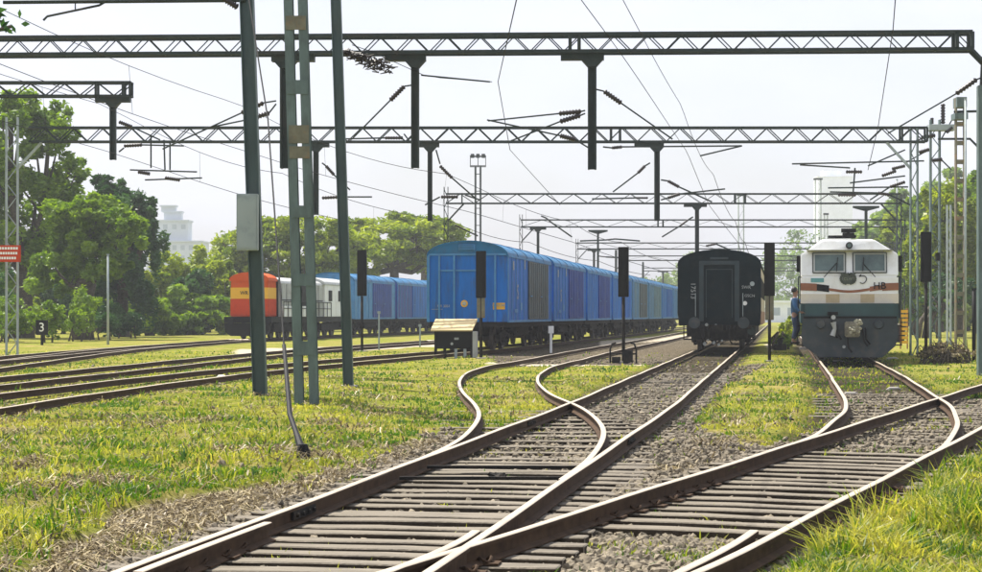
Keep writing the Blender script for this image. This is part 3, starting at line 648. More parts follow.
def gantry(label, Y, x0p, x1p, ytop, ybot, arms, left=None, right=None, rz=0, dy=.22, ch=.085, lc=.028, pitch=.43, barms=(), post_m=steel_dark, struts=()):
    X0, X1 = XP(x0p, Y), XP(x1p, Y); z0, z1 = ZP(ybot, Y), ZP(ytop, Y)
    t = thing('overhead_gantry', label, 'gantry', (0, Y, 0), rz, 'overhead line gantries across the yard')
    mb = MB(); truss(mb, X0, X1, z0, z1, dy, ch, lc, pitch)
    for s_ in struts:
        xx = XP(s_, Y)
        for y in (-dy, dy): mb.bar((xx, y, z0), (xx, y, z1), ch)
    mb.build('beam', steel_dark, t)
    for side_, spec in (('l', left), ('r', right)):
        if not spec: continue
        kind, px, w_ = spec; x = XP(px, Y); mb = MB()
        if kind == 'lattice': lattice_post(mb, x, -.5, z1 if side_ == 'r' else z1+.4, w_, .2, .045, .55)
        else: mb.box(x-w_/2, x+w_/2, -w_/2, w_/2, -.5, z1+.25 if side_ == 'l' else z0-.9)
        mb.build('post', post_m if side_ == 'l' else (steel_green if post_m == steel_pale else post_m), t, .01)
        mb = MB(); s = 1 if side_ == 'l' else -1; bx_ = x+s*w_/2
        if kind == 'lattice': mb.bar((bx_, 0, z0-1.0), (bx_+s*.9, 0, z0-.03), .09)
        else: mb.path([(x, 0, z0-1.0), (x-.03*s, 0, z0-.35), (x+s*.35, 0, z0+.05), (X1 if side_ == 'r' else X0, 0, (z0+z1)/2)], .09, 6)
        mb.build('knee_brace', post_m if kind == 'lattice' else steel_dark, t)
    for px, yb, w_, off, bw in arms: drop_arm(t, XP(px, Y), z0, ZP(yb, Y), w_, bw, off)
    if barms: arm_set(t, Y, 0, barms)
    return t
# G1: nearest gantry
gantry('nearest long lattice gantry spanning the whole width at the top', 46, -140, 966, 36, 53,
       [(284.5,168,.26,.2,1.1),(415,168,.2,-.25,1.05),(592,170,.22,-.25,1.1)], None, ('post',978,.26), R(-2.2), struts=(570,579,951,966), post_m=steel_green,
       barms=[('t',(275,100),(262,102)),('i',(262,102),(240,112)),('t',(240,112),(160,148)),('t',(275,103),(268,112)),('i',(268,112),(250,118)),('t',(250,118),(200,128)),
              ('t',(411,85),(404,86)),('i',(404,86),(390,100)),('t',(390,100),(353,137)),('t',(421,75),(470,80)),('t',(470,80),(490,82)),
              ('t',(585,111),(581,112)),('i',(581,112),(559,114)),('t',(559,114),(488,121)),('t',(585,114),(580,116)),('i',(580,116),(560,122)),('t',(560,122),(511,141)),
              ('t',(588,148),(575,140)),('i',(575,140),(560,136)),('t',(560,136),(487,120)),('t',(596,90),(604,92)),('i',(604,92),(621,104)),('t',(621,104),(672,140)),
              ('i',(972,82),(952,96)),('t',(952,96),(885,135)),('t',(972,82),(978,80))])
# G2
gantry('second gantry with thin lattice beam, drop arms above the blue wagon', 68, 30, 926, 128, 142,
       [(316,215,.2,0,1.0),(430,221,.18,-.1,.9),(657,221,.2,-.3,1.1)], ('lattice',12,.42), ('lattice',914,.26), 0, dy=.2, ch=.07, lc=.04, pitch=.55, struts=(611,620,901,926), post_m=steel_pale,
       barms=[('t',(436,150),(440,164)),('i',(440,166),(452,178)),('t',(452,178),(475,198)),('t',(425,205),(440,197)),('i',(441,197),(458,197)),
              ('t',(650,163),(645,166)),('i',(645,166),(638,173)),('t',(638,173),(613,192)),('t',(661,180),(668,181)),('i',(668,181),(679,187)),('t',(679,187),(712,202)),('t',(661,200),(668,198)),('i',(668,198),(680,194)),('t',(680,194),(725,189)),
              ('t',(603,147),(612,148)),('i',(612,148),(622,147)),('t',(622,147),(742,146)),('t',(742,146),(700,156)),('t',(410,142),(404,134)),('i',(403,138),(385,138)),('t',(385,138),(345,139)),
              ('t',(322,163),(326,166)),('i',(326,166),(334,175)),('t',(334,175),(350,190)),('i',(340,197),(322,198)),('t',(340,197),(372,197)),('t',(318,200),(310,205)),
              ('t',(910,205),(890,195)),('i',(890,195),(878,193)),('t',(878,193),(830,192)),('i',(905,182),(890,187)),('t',(890,187),(870,200)),('t',(792,164),(924,161)),('t',(800,165),(850,168)),('i',(846,172),(862,172)),('t',(828,188),(908,187)),('i',(838,195),(856,195)),('t',(855,168),(853,195)),('t',(905,150),(868,166)),('t',(905,176),(850,183)),('i',(882,176),(896,171)),('i',(905,166),(892,169))])
# cantilever gantry at left
gantry('short gantry end with one drop arm over the left trees', 60, -90, 132, 83, 96.5, [(113,160,.2,0,1.15)], None, None, 0, dy=.2, ch=.07, lc=.04, pitch=.55, struts=(97,124,131),
       barms=[('i',(119,122),(132,127)),('t',(132,127),(160,140)),('t',(119,152),(124,148)),('i',(124,146),(142,145)),('t',(142,145),(184,146)),('t',(151,136),(151,168)),('t',(164,140),(165,170)),('t',(170,142),(170,170)),('t',(130,170),(197,172)),('t',(145,180),(202,178)),('i',(138,172),(150,174)),('i',(165,178),(180,180))])
gantry('third gantry with light beam starting above the first blue wagon', 103, 446, 900, 194, 203.5, [(697,266,.22,-.1,1.3)], ('lattice',446,.22), ('lattice',899,.25), 0, dy=.2, ch=.075, lc=.03, pitch=.8, struts=(462,735,745),
       barms=[('t',(465,195),(480,200)),('i',(455,225),(465,230)),('t',(465,230),(478,236)),('t',(693,217),(688,220)),('i',(688,220),(680,226)),('t',(680,226),(662,237)),('i',(648,198),(636,198)),('t',(636,198),(592,199)),('i',(706,246),(716,244)),('t',(716,244),(730,250))], post_m=steel_dark)
gantry('fourth gantry, twin thin chords above the middle blue wagons', 132, 521, 905, 220, 227, [(538,262,.2,0,1.2)], ('lattice',521,.2), ('lattice',903,.25), 0, dy=.2, ch=.08, lc=.02, pitch=1.6, struts=(658,663), barms=[('t',(541,216),(546,218)),('i',(546,218),(552,223)),('t',(552,223),(572,237)),('i',(606,240),(615,239)),('t',(580,241),(606,240)),('t',(615,239),(640,241))])
gantry('fifth gantry, twin thin chords above the far blue wagons', 177, 577, 900, 243, 249, [(594,280,.22,0,1.3),(720,262,.2,0,1.5)], ('lattice',577,.22), ('lattice',896,.3), 0, dy=.2, ch=.10, lc=.02, pitch=2.2, barms=[('i',(598,256),(606,257)),('t',(606,257),(625,258))])
gantry('farthest gantry, faint twin chords near the coach roof', 222, 624, 880, 256, 260.5, [], ('lattice',616,.25), ('lattice',880,.3), 0, dy=.2, ch=.12, lc=.02, pitch=3)
gantry('very distant gantry fading in haze beyond the blue train', 300, 642, 860, 268, 271, [(663,300,.3,0,1.8)], ('lattice',643,.3), ('lattice',858,.3), 0, dy=.2, ch=.12, lc=.02, pitch=4)

# T-topped drop posts seen between gantries stand on their own masts
def tmast(px, ytop, Y, label, w_=.16, bw=1.5, brace=True):
    t = thing('catenary_mast', label, 'mast', (XP(px, Y), Y, 0), 0, 'thin T topped catenary masts'); z1 = ZP(ytop, Y)
    mb = MB(); mb.box(-w_/2, w_/2, -w_/2, w_/2, -.4, z1-.15); mb.build('pole', steel_dark, t)
    mb = MB(); mb.extrude([(-bw/2, z1), (bw/2, z1), (bw/2, z1-.12), (w_/2+.05, z1-.3), (-w_/2-.05, z1-.3), (-bw/2, z1-.12)], -.08, .08); mb.build('crosshead', steel_dark, t)
tmast(598, 230, 140, 'T topped mast above the middle of the blue train'); tmast(866, 206, 110, 'T topped mast just behind the white cab roof', bw=1.6); tmast(691, 262, 210, 'small T topped mast left of the coach roof', bw=1.6)
for px, yt, Y, lab in ((616,250,200,'plain dark mast left of the tall black signal behind the wagons'), (643,262,240,'plain thin mast in the gap above the far wagons')):
    t = thing('catenary_mast', lab, 'mast', (XP(px, Y), Y, 0)); mb = MB(); mb.box(-.12,.12,-.12,.12,-.4,ZP(yt, Y)); mb.build('pole', steel_dark, t)

# near masts on the left
def ipole(px0, py0, pxt, wpx, label, m):
    Y = F*(CAMZ-GZ)/(py0-HY); x = XP(px0, Y); w_ = wpx*Y/F; lean = (pxt-px0)/(py0); H = ZP(0, Y)+1.3; dx = (XP(pxt, Y)-x)/(ZP(0, Y)+.15)*(H+.15)
    t = thing('catenary_mast', label, 'mast', (x, Y, -.15)); mb = MB()
    fl = w_; 
    for a, b, c_, d_ in ((-fl/2,-fl/2+.018,-fl/2,fl/2),(fl/2-.018,fl/2,-fl/2,fl/2),(-fl/2+.018,fl/2-.018,-.012,.012)):
        vs = []
        for z, o_ in ((-.3, 0), (H+.15, dx)):
            for xx, yy_ in ((a,c_),(b,c_),(b,d_),(a,d_)): vs.append((xx+o_, yy_, z))
        mb.add(vs, [(0,1,2,3),(7,6,5,4),(0,4,5,1),(1,5,6,2),(2,6,7,3),(3,7,4,0)])
    mb.build('column', m, t); MB().box(-w_*.9, w_*.9, -w_*.9, w_*.9, -.1, .06).build('footing', conc_m, t, .01)
    return t, Y, x, dx/(H+.15)
p1, Y1, X1_, s1 = ipole(261, 400, 247, 13.5, 'dark green steel mast carrying a grey box, leftmost of the three near masts', steel_dgreen)
mb = MB(); zc = lambda py: ZP(py, Y1)+.15
bx_ = XP(250, Y1)-X1_
mb.box(bx_-.20, bx_+.18, -.34, -.14, zc(251), zc(195)); box = mb.build('equipment_box', steel_pale, p1, .01); MB().box(bx_-.18, bx_+.16, -.352, -.343, zc(249), zc(197)).build('box_door', steel_pale, box, .003)
tb = MB(); P_ = lambda px, py: (XP(px, Y1)-X1_, -.05, ZP(py, Y1)+.15)
c_ = tb.tube(P_(246,1), P_(4,3), .035).build('cantilever_tube', steel_dark, p1); MB().path([P_(105,3), P_(100,6), P_(48,17), P_(44,21)], .022, 6).build('steady_arm', steel_dark, p1); MB().tube(P_(76,3), P_(76,10), .012, n=5).build('hanger', steel_dark, p1)
m_ = MB(); insulator(m_, P_(238,8), P_(222,-2), .07); m_.build('insulator', insul_m, c_, smooth=True)
# lattice mast
Y = 30.0; t = thing('catenary_mast', 'pale two legged mast joined by batten plates, middle of the near masts', 'mast', (XP(304, Y), Y, -.15))
xl = lambda px: XP(px, Y)-XP(304, Y); zl = lambda py: ZP(py, Y)+.15
for a, b in (((300,405),(287,-60)),((315,398),(301,-60))):
    mb = MB(); p = Vector((xl(a[0]), 0, -.3)); q = Vector((xl(b[0]), 0, zl(b[1])))
    for oy in (-.09, .09): mb.bar(p+Vector((0,oy,0)), q+Vector((0,oy,0)), .15, .012, up=(0,1,0))
    mb.bar(p+Vector((-.06,0,0)), q+Vector((-.06,0,0)), .012, .17, up=(0,1,0)); mb.build('leg', steel_green, t)
for py, h_, mm in ((24,7,steel_rust),(88,7,steel_green),(135,9,steel_rust),(153,6,steel_rust),(212,6,steel_green),(280,6,steel_green),(348,7,steel_green)):
    f = (405-py)/465; cxp = 307.5-13.5*f; mb = MB(); mb.box(xl(cxp-10), xl(cxp+10), -.115, -.098, zl(py+h_), zl(py-h_)); mb.build('batten_plate', mm, t)
ipole(349, 388, 336, 10, 'dark green steel mast with a pale edge strip, rightmost of the three near masts', steel_dgreen)
Y3 = 38.2; t = thing('bird_nest', 'ragged dark bird nest on the steelwork under the nearest gantry beam', 'nest', (XP(372, 45.5), 45.6, ZP(62, 45.5)), 0); mb = MB(); rg = random.Random(5)
for _ in range(260):
    u = rg.random(); a = rg.uniform(0, 6.28); c0 = Vector((-.75+u*1.15, 0, .3-u*.45)); r_ = .05+.16*u; p = c0+Vector((rg.uniform(-r_,r_), rg.uniform(-r_,r_), rg.uniform(-r_,r_)*.7)); q = p+Vector((rg.uniform(-.2,.2), rg.uniform(-.2,.2), rg.uniform(-.1,.08))); mb.tube(p, q, .022, .010, 4)
mb.build('twigs', insul_m, t)
# guy rod with concrete anchor
gx, gy = gnd_pt(303, 463); t = thing('guy_rod', 'dark guy rod rising from a concrete anchor block towards the left mast', 'guy rod', (gx, gy, -.15))
top = Vector((X1_+s1*8-gx-.1, Y1-gy, 8.3)); 
q = lambda px, py, YY: Vector((XP(px, YY)-gx, YY-gy, ZP(py, YY)+.15))
MB().path([(0,0,.1), q(296,432,19.4), q(290,415,19.9), q(284,345,22.3)], [.05,.032,.03,.024], 8).build('rod', black_m, t)
MB().path([q(284,345,22.3), q(268,120,28), top], .012, 6).build('stay_wire', wire_m, t)
mb = MB(); mb.path([(0,0,-.1),(0,0,.03),(0,0,.05)], [.19,.19,.16], 14); mb.build('anchor_block', conc_m, t); MB().path([(0,0,.05),(0,0,.2)], [.10,.045], 10).build('anchor_boot', black_m, t)
# right hand masts
def rmast(px, ytop, ybase, wpx, label, m, batten, extra=None):
    Y = F*(CAMZ-GZ)/(ybase-HY); t = thing('lattice_mast', label, 'mast', (XP(px, Y), Y, 0), 0, 'lattice masts beside the white locomotive'); w_ = wpx*Y/F; mb = MB()
    lattice_post(mb, 0, -.4, ZP(ytop, Y), w_, w_*.6, .042*Y/50, .5 if not batten else .75, batten); mb.build('column', m, t); return t, Y
t, Y = rmast(935, 120, 352, 9, 'green grey lattice mast directly behind the right hand black signal', steel_green, False)
qx = lambda px: XP(px, Y)-XP(935, Y)
MB().box(qx(928), qx(954), -.25, .25, ZP(131, Y), ZP(125, Y)).build('platform', steel_pale, t, .01)
for px, y0, y1, r_ in ((932,124,118,.09),(943,124,104,.11)):
    m_ = MB(); insulator(m_, (qx(px), 0, ZP(y0, Y)), (qx(px), 0, ZP(y1, Y)), r_); m_.build('insulator', insul_m, t, smooth=True)
MB().box(qx(934), qx(938), -.35, -.2, ZP(261, Y), ZP(253, Y)).build('switch_box', black_m, t)
mb = MB(); m2 = []
for a, b in (((940,140),(951,120)),((928,150),(905,163)),((940,160),(950,170)),((930,137),(915,141))):
    MB().tube((qx(a[0]), -.2, ZP(a[1], Y)), (qx(b[0]), -.2, ZP(b[1], Y)), .03, n=6).build('cantilever_tube', steel_dark, t)
c_ = t
for a, b in (((928,150),(918,153)),((941,160),(931,161)),((945,133),(951,128)),((920,138),(934,136))):
    m_ = MB(); insulator(m_, (qx(a[0]), -.2, ZP(a[1], Y)), (qx(b[0]), -.2, ZP(b[1], Y)), .1); m_.build('insulator', insul_m, c_, smooth=True)
t, Y = rmast(960, 98, 354, 8.5, 'rust streaked batten mast, tallest right of the locomotive', steel_rust, True)
qx = lambda px: XP(px, Y)-XP(960, Y)
mb = MB(); mb.box(qx(955), qx(965), -.3, .3, ZP(108, Y), ZP(98, Y)); mb.box(qx(953), qx(966), -.32, .32, ZP(120, Y), ZP(114, Y)); mb.build('head_frame', steel_green, t)
MB().tube((qx(954), 0, ZP(112, Y)), (qx(990), 0, ZP(111, Y)), .05).build('crossarm', steel_dark, t); MB().path([(qx(938), 0, ZP(139, Y)), (qx(970), 0, ZP(139, Y)), (qx(978), 0, ZP(147, Y))], .05, 6).build('crossarm', steel_dark, t)
t, Y = rmast(949, 205, 346, 3.5, 'pale slim lattice mast between the two taller right masts', steel_pale, False)
for px, yt, yb, wp, mm, lab in ((965.5,100,356,2.2,steel_pale,'thin pale pole right of the rust streaked mast'), (974,290,362,4,black_m,'short black post beside the right edge gantry post'), (897,180,340,1.6,steel_pale,'thin pale pole behind the cab right side')):
    Y = F*1.55/(yb-HY); t = thing('pole', lab, 'pole', (XP(px, Y), Y, -.15)); MB().tube((0,0,-.2), (0,0,ZP(yt, Y)+.15), wp*Y/F/2, n=10).build('shaft', mm, t, smooth=True); MB().tube((0,0,ZP(yt, Y)+.15), (0,0,ZP(yt, Y)+.2), wp*Y/F/2*1.2, n=10).build('cap', mm, t)
Y = 92; t = thing('pole', 'thin white pole in front of the dark hanging tree', 'pole', (XP(108, Y), Y, -.15)); MB().tube((0,0,-.2), (0,0,ZP(255, Y)+.15), .065, .05, 10).build('shaft', steel_pale, t, smooth=True); MB().disc((0,0,ZP(255, Y)+.17), (0,0,1), .08, .05).build('cap', steel_pale, t)
# floodlight mast
Y = 200; t = thing('floodlight_mast', 'twin tube floodlight mast with a cage of lamps above the first blue wagon', 'floodlight mast', (XP(478, Y), Y, -.15)); mb = MB(); z1 = ZP(165, Y)
for sx in (-.28, .28): mb.tube((sx, 0, 0), (sx, 0, z1), .11, n=8)
for k in range(9): mb.bar((-.28, 0, 2+k*1.9), (.28, 0, 2+k*1.9), .08)
mb.build('mast', steel_dark, t)
mb = MB(); 
for z in (z1, z1+1.1):
    for y in (-.7, .7): mb.bar((-.85, y, z), (.85, y, z), .09)
    for x in (-.85, .85): mb.bar((x, -.7, z), (x, .7, z), .09)
for x in (-.85, 0, .85):
    for y in (-.7, .7): mb.bar((x, y, z1), (x, y, z1+1.1), .07)
mb.build('cage', steel_dark, t)
for x in (-.6, 0, .6): MB().box(x-.2, x+.2, -.95, -.72, z1+.85, z1+1.3).build('floodlight', steel_dark, t, .03)
# faint lattice masts and towers in the distance
for k, (px, yt, Y, w_, lab) in enumerate([(741,196,240,.7,'faint lattice mast above the coach'), (818,180,300,.9,'faint tall lattice mast left of the white cab'), (826,215,300,.5,'faint slim mast beside the tall faint one')]):
    t = thing('lattice_mast', lab, 'mast', (XP(px, Y), Y, 0)); mb = MB(); lattice_post(mb, 0, -.4, ZP(yt, Y), w_, w_, .09, 1.2); mb.build('column', steel_pale, t)
    MB().box(-w_*.8, w_*.8, -.3, .3, ZP(yt, Y), ZP(yt, Y)+.3).build('head_frame', steel_dark, t)
# wires that follow each track
def wire_pts(cl, sup, z, sag, jig):
    rs = resample(cl, 2); out = []
    for p in rs:
        if p.y < 12 or p.y > 240: continue
        k = 0
        while k < len(sup)-2 and p.y > sup[k+1]: k += 1
        u = (p.y-sup[k])/(sup[k+1]-sup[k]); u = max(0, min(1, u)); out.append((p.x+jig*(1 if k % 2 else -1)*(1-2*u), p.y, z-4*sag*u*(1-u)))
    return out
def cent(a, b): return [((p[0]+q[0])/2, (p[1]+q[1])/2) for p, q in zip(a, b)]
SUP = [10, 46, 68, 103, 132, 177, 240]
Ctr = {'straight main track': cent(AL, AR), 'grassy turnout track': [(-1.2,10)]+[(x+.84, y) for x, y in DL[2:]], 'locomotive track': [(3.9-.3,14),(4.0,19)]+[((CL[i][0]+CR[i][0])/2+.03, (CL[i][1]+CR[i][1])/2) for i in range(3, len(CL))], 'nearest left yard track': T1, 'empty left yard track': T2}
Ctr.pop('grassy turnout track'); Ctr.pop('locomotive track')
for lab, pts in (('slanting wire that drops from the top edge to the middle of the first gantry gap', ((530,-60,20),(498,82,42),(510,150,60),(560,205,85))), ('nearly vertical thin wire above the white locomotive', ((900,-60,24),(893,30,34),(878,128,56),(868,170,80))),
                 ('thin horizontal wire running right from the bird nest gantry arm', ((352,45,45.7),(372,52,45.7),(423,75,46),(440,78,46.5),(492,82,47)))):
    t = thing('overhead_wire', lab, 'wire', (0,0,0)); MB().path([(XP(a, Y), Y, ZP(b, Y)) for a, b, Y in pts], [.009*max(1, Y/45) for a, b, Y in pts], 4).build('strand', wire_m, t)
for k, cl in Ctr.items():
    for z, sg, jg, r_, nm in ((5.55, .02, .15, .007, 'contact wire'), (6.75, .3, 0, .007, 'carrying wire')):
        if z > 6 and ('turnout' in k or 'locomotive' in k): continue
        t = thing('overhead_wire', f'thin {"lower straight" if z < 6 else "upper sagging"} {nm} above the {k}', 'wire', (0,0,0)); pts = wire_pts(cl, SUP, z, sg, jg)
        MB().path(pts, [max(r_, p[1]*.00016) for p in pts], 4).build('strand', wire_m, t)
        if z > 6 and 'yard' in k:
            a = wire_pts(cl, SUP, 5.55, .02, .15)
            for i in range(2, min(len(a), len(pts)), 7):
                if pts[i][1] < 110: MB().tube(pts[i], a[i], .004, n=4).build('dropper', wire_m, t)

# ------------------------------------------------------------------ colour light signals (seen from behind)
def signal(px, ytop, yhb, ybase, wpx, label, Yover=None, mid=None, m=under_m):
    Y = Yover or F*(CAMZ-GZ)/(ybase-HY); s = Y/F; z = lambda py: ZP(py, Y)+.15; hw = wpx*s/2
    t = thing('railway_signal', label, 'railway signal', (XP(px, Y), Y, -.15), R(-9), 'black backed colour light signals')
    mb = MB(); mb.box(-hw, hw, -.06, .06, z(yhb), z(ytop)); hd = mb.build('signal_head', black_m, t, .012)
    mb = MB(); n = 4
    for k in range(n):
        zz = z(yhb)+(z(ytop)-z(yhb))*(k+.5)/n; mb.path([(0,.06,zz),(0,.30,zz)], [.105,.12], 12)
    mb.build('lamp_hoods', black_m, hd)
    MB().box(-hw*.55, hw*.55, -.13, -.06, z(yhb)+.05, z(yhb)+(z(ytop)-z(yhb))*.55).build('rear_case', black_m, hd, .01)
    if mid: MB().box(-hw*.8, hw*.8, -.05, .05, z(mid), z(yhb)-.002).build('mast_sleeve', steel_rust, t, .01)
    MB().tube((0,0,-.1), (0,0,z(yhb)-.004), .055, n=10).build('mast', m, t, smooth=True)
    MB().box(-.16,.16,-.16,.16,-.1,.06).build('footing', conc_m, t, .01)
    return t
signal(362, 250, 296, 352, 9.5, 'black signal just right of the near mast, in front of the rear blue train')
signal(481, 251, 298, 359, 10, 'black signal in front of the first blue wagon end', mid=318)
sg = signal(623.5, 247, 297, 363, 10.5, 'black signal beside the blue train with hooped frame at its foot')
mb = MB(); 
for x in (-.42, .42):
    mb.path([(x, -.1, 0), (x, -.1, .45), (x*.85, -.1, .62), (x*.55, -.1, .66)], .03, 8)
mb.tube((-.42,-.1,.3), (.42,-.1,.3), .025); mb.box(.0,.3,-.2,.05,0,.42); mb.box(-.36,-.1,-.18,.02,0,.2); mb.build('foot_frame', under_m, sg)
signal(769.5, 243, 296, 362, 10.5, 'black signal with tan sleeve just right of the dark coach', mid=320, m=under_m)
signal(926, 232, 282, 361, 10.5, 'black signal right of the white locomotive')
signal(803, 258, 286, 348, 4.5, 'narrow far black signal peeking past the locomotive left side', Yover=84)

# ------------------------------------------------------------------ rolling stock helpers
def wheelset(parent, y, gauge=.84, r=.46):
    for sx in (-1, 1):
        mb = MB(); mb.disc((sx*gauge, y, r), (1,0,0), r, .12, 24); mb.disc((sx*(gauge-.07), y, r), (1,0,0), r+.03, .03, 24); mb.disc((sx*(gauge+.09), y, r), (1,0,0), .17, .10, 12); mb.build('wheel', wheel_m, parent)
    MB().tube((-gauge, y, r), (gauge, y, r), .08).build('axle', wheel_m, parent)
def bogie(parent, yc, wb=2.0, r=.46):
    for dy_ in (-wb/2, wb/2): wheelset(parent, yc+dy_, r=r)
    for sx in (-1, 1):
        mb = MB(); x = sx*1.06
        mb.bar((x, yc-wb/2-.25, r+.12), (x, yc-.35, r+.22), .10, .14); mb.bar((x, yc+wb/2+.25, r+.12), (x, yc+.35, r+.22), .10, .14); mb.bar((x, yc-.5, r+.2), (x, yc+.5, r+.2), .12, .30)
        mb.bar((x, yc-wb/2, r-.02), (x, yc-.45, r-.22), .09, .1); mb.bar((x, yc+wb/2, r-.02), (x, yc+.45, r-.22), .09, .1); mb.bar((x, yc-.5, r-.22), (x, yc+.5, r-.22), .1, .12)
        for k in (-.2, 0, .2): mb.tube((x, yc+k, r-.16), (x, yc+k, r+.08), .07)
        for k in (-wb/2, wb/2): mb.box(x-.08, x+.10, yc+k-.16, yc+k+.16, r-.15, r+.17)
        mb.build('bogie_frame', under_m, parent)
    MB().box(-1.0, 1.0, yc-.2, yc+.2, .55, .95).build('bolster', under_m, parent)
HEAD = -math.atan(.171)
def van(label, cx, cy, doorm, bodym, trim, length=12.5, hero=False, group=None, zoff=0, marks=True):
    t = thing('covered_wagon', label, 'railway wagon', (cx, cy, zoff), HEAD, group); W = 1.6; z0, z1, z2 = 1.13, 3.77, 4.32
    arc = [(W*math.cos(a), z1+(z2-z1)*math.sin(a)) for a in [math.pi*i/14 for i in range(15)]]
    body = MB().extrude([(-W, z0), (W, z0)]+[(W, z1)]+[(W*.995*math.cos(math.pi*i/14), z1+(z2-z1)*.98*math.sin(math.pi*i/14)) for i in range(1, 14)]+[(-W, z1)], 0, length).build('body', bodym, t)
    rf = MB(); ro = [((W+.035)*math.cos(math.pi*i/16), z1-.02+(z2-z1+.04)*max(0, math.sin(math.pi*i/16))) for i in range(17)]; ri = [((W-.03)*math.cos(math.pi*i/16), z1-.05+(z2-z1)*max(0, math.sin(math.pi*i/16))) for i in range(17)]
    rf.extrude(ro+ri[::-1], -.06, length+.06)
    for k in range(1, 5):
        y = length*k/5; rr = [((W+.05)*math.cos(math.pi*i/16), z1-.01+(z2-z1+.055)*max(0, math.sin(math.pi*i/16))) for i in range(17)]; rf.extrude(rr+ro[::-1], y-.04, y+.04)
    rf.build('roof', blue_roof, t)
    # end panel stanchions, rails and the vent plate
    if hero:
        MB().extrude([(x, z) for x, z in [((W-.02)*math.cos(math.pi*i/14), z1+.03+(z2-z1-.05)*math.sin(math.pi*i/14)) for i in range(15)]], -.03, -.002).build('end_gable', blue_roof, t)
        mb = MB()
        for x in (-1.55, -1.12, -.52, .42, 1.12): mb.box(x-.035, x+.035, -.09, -.004, z0, z1-.005)
        mb.box(-1.58, 1.58, -.05, -.006, z1-.02, z1+.05); mb.box(-1.08, .38, -.045, -.006, 3.13, 3.19); mb.build('stanchion_frame', blue_lt, t)
        MB().box(-.35, .32, -.07, -.031, 3.93, 4.19).build('vent_plate', blue_lt, t, .02)
        mb = MB()
        for k in range(4): mb.box(-.30, .27, -.085, -.071, 3.96+k*.055, 3.985+k*.055)
        mb.build('vent_slats', blue_roof, t)
        mb = MB(); mb.disc((-.12,-.02,1.85), (0,1,0), .14, .03, 16); mb.build('emblem', yellow_m, t); MB().disc((-.12,-.04,1.85), (0,1,0), .085, .012, 12).build('emblem_centre', pale_m, t)
        MB().box(1.02, 1.5, -.012, -.003, 1.62, 1.88).build('notice_plate', yellow_m, t)
        text('NR 3051', .14, pale_m, t, (-.95, -.012, 1.75), (R(90), 0, 0)); text('BCACBM', .13, pale_m, t, (1.26, -.02, 1.78), (R(90), 0, 0))
        MB().box(-1.45, -1.0, -.01, -.003, 1.62, 1.635).build('stencil_line', pale_m, t)
    # side: corner posts, ribs, doors
    for sx in (-1, 1):
        mb = MB()
        for y in (.02, length-.09): mb.box(sx*W-.04+ (.002 if sx > 0 else -.002), sx*W+.04, y, y+.09, z0, z1)
        for k in range(1, 12):
            y = length*k/12; 
            if 5 <= k <= 10 : continue
            mb.box(sx*W-.02, sx*W+.035, y-.025, y+.025, z0, z1-.03)
        mb.box(sx*W-.02, sx*W+.05, .1, length-.1, z0-.02, z0+.07); mb.box(sx*W-.02, sx*W+.045, .1, length-.1, z1-.08, z1-.01)
        mb.build('side_ribs', trim, t)
        for k, (a, b) in enumerate(((.43, .66), (.67, .90))):
            dr = MB().box(sx*(W+.004) if sx > 0 else -W-.07, W+.07 if sx > 0 else -(W+.004), length*a, length*b, z0+.1, z1-.1).build('door', doorm, t, .01)
            mb = MB()
            for q_ in range(1, 5):
                y = length*(a+(b-a)*q_/5); mb.box(sx*W+sx*.06-.03, sx*W+sx*.06+.03, y-.03, y+.03, z0+.15, z1-.15)
            mb.build('door_rib', doorm, dr)
            MB().bar((sx*(W+.12), length*a+.15, 2.2), (sx*(W+.12), length*a+.5, 2.2), .04).build('handle', trim, dr)
    if marks:
        for (y, z, h_, w_) in ((1.2, 3.2, .35, .25), (3.1, 1.6, .3, .5), (1.6, 1.5, .14, .8), (4.2, 3.3, .4, .2)):
            MB().box(W+.036, W+.045, y, y+w_, z, z+h_).build('stencil_patch', pale_m if z > 2 else blue_lt, t)
        text('S', .85, pale_m, t, (W+.04, 2.4, 2.3), (R(90), 0, R(90)))
    MB().box(-1.5, 1.5, -.05, length+.05, .92, z0-.003).build('underframe', under_m, t); 
    mb = MB(); mb.box(-.2,.2,-.45,0,.72,1.0); mb.box(-.14,.14,-.62,-.45,.75,.97); mb.box(-.2,.2,length,length+.45,.72,1.0); mb.build('coupler', under_m, t)
    mb = MB(); mb.box(-.9,-.3,4.9,7.0,.45,.92); mb.tube((.7,5,.6),(.7,6.2,.6),.2); mb.bar((-1.3,4.6,.7),(1.3,4.6,.7),.08); mb.box(1.15,1.25,4.3,8,.55,.9); mb.box(-1.25,-1.15,4.3,8,.55,.9); mb.build('brake_gear', under_m, t)
    for yc in (2.1, length-2.1): bogie(t, yc)
    return t
CLX = lambda Y: -.93+.171*(Y-71)
cfg = [(grey_door, blue, 'nearest big blue covered wagon with round emblem and vent on its end'), (blue_deep, blue, 'second blue covered wagon of the front train, with deep blue doors'), (blue_deep, blue, 'third blue covered wagon of the front train, with plain blue doors'),
       (blue, blue, 'fourth covered wagon of the front train, behind the black signal'), (grey_door, teal_door, 'fifth wagon of the front train, grey green striped'), (teal_door, teal_door, 'sixth wagon of the front train, all faded teal'),
       (blue, blue, 'seventh wagon of the front train, bright blue near the coach'), (teal_door, blue_lt, 'farthest wagon of the front train, seen left of the coach')]
for k, (dm, bm_, lab) in enumerate(cfg):
    Y = 71+k*13.35; van(lab, CLX(Y), Y, dm, bm_, blue_lt, hero=(k == 0), group='blue covered wagons of the front train', marks=k < 2)
dX = lambda Y: -14.1+.171*(Y-105)
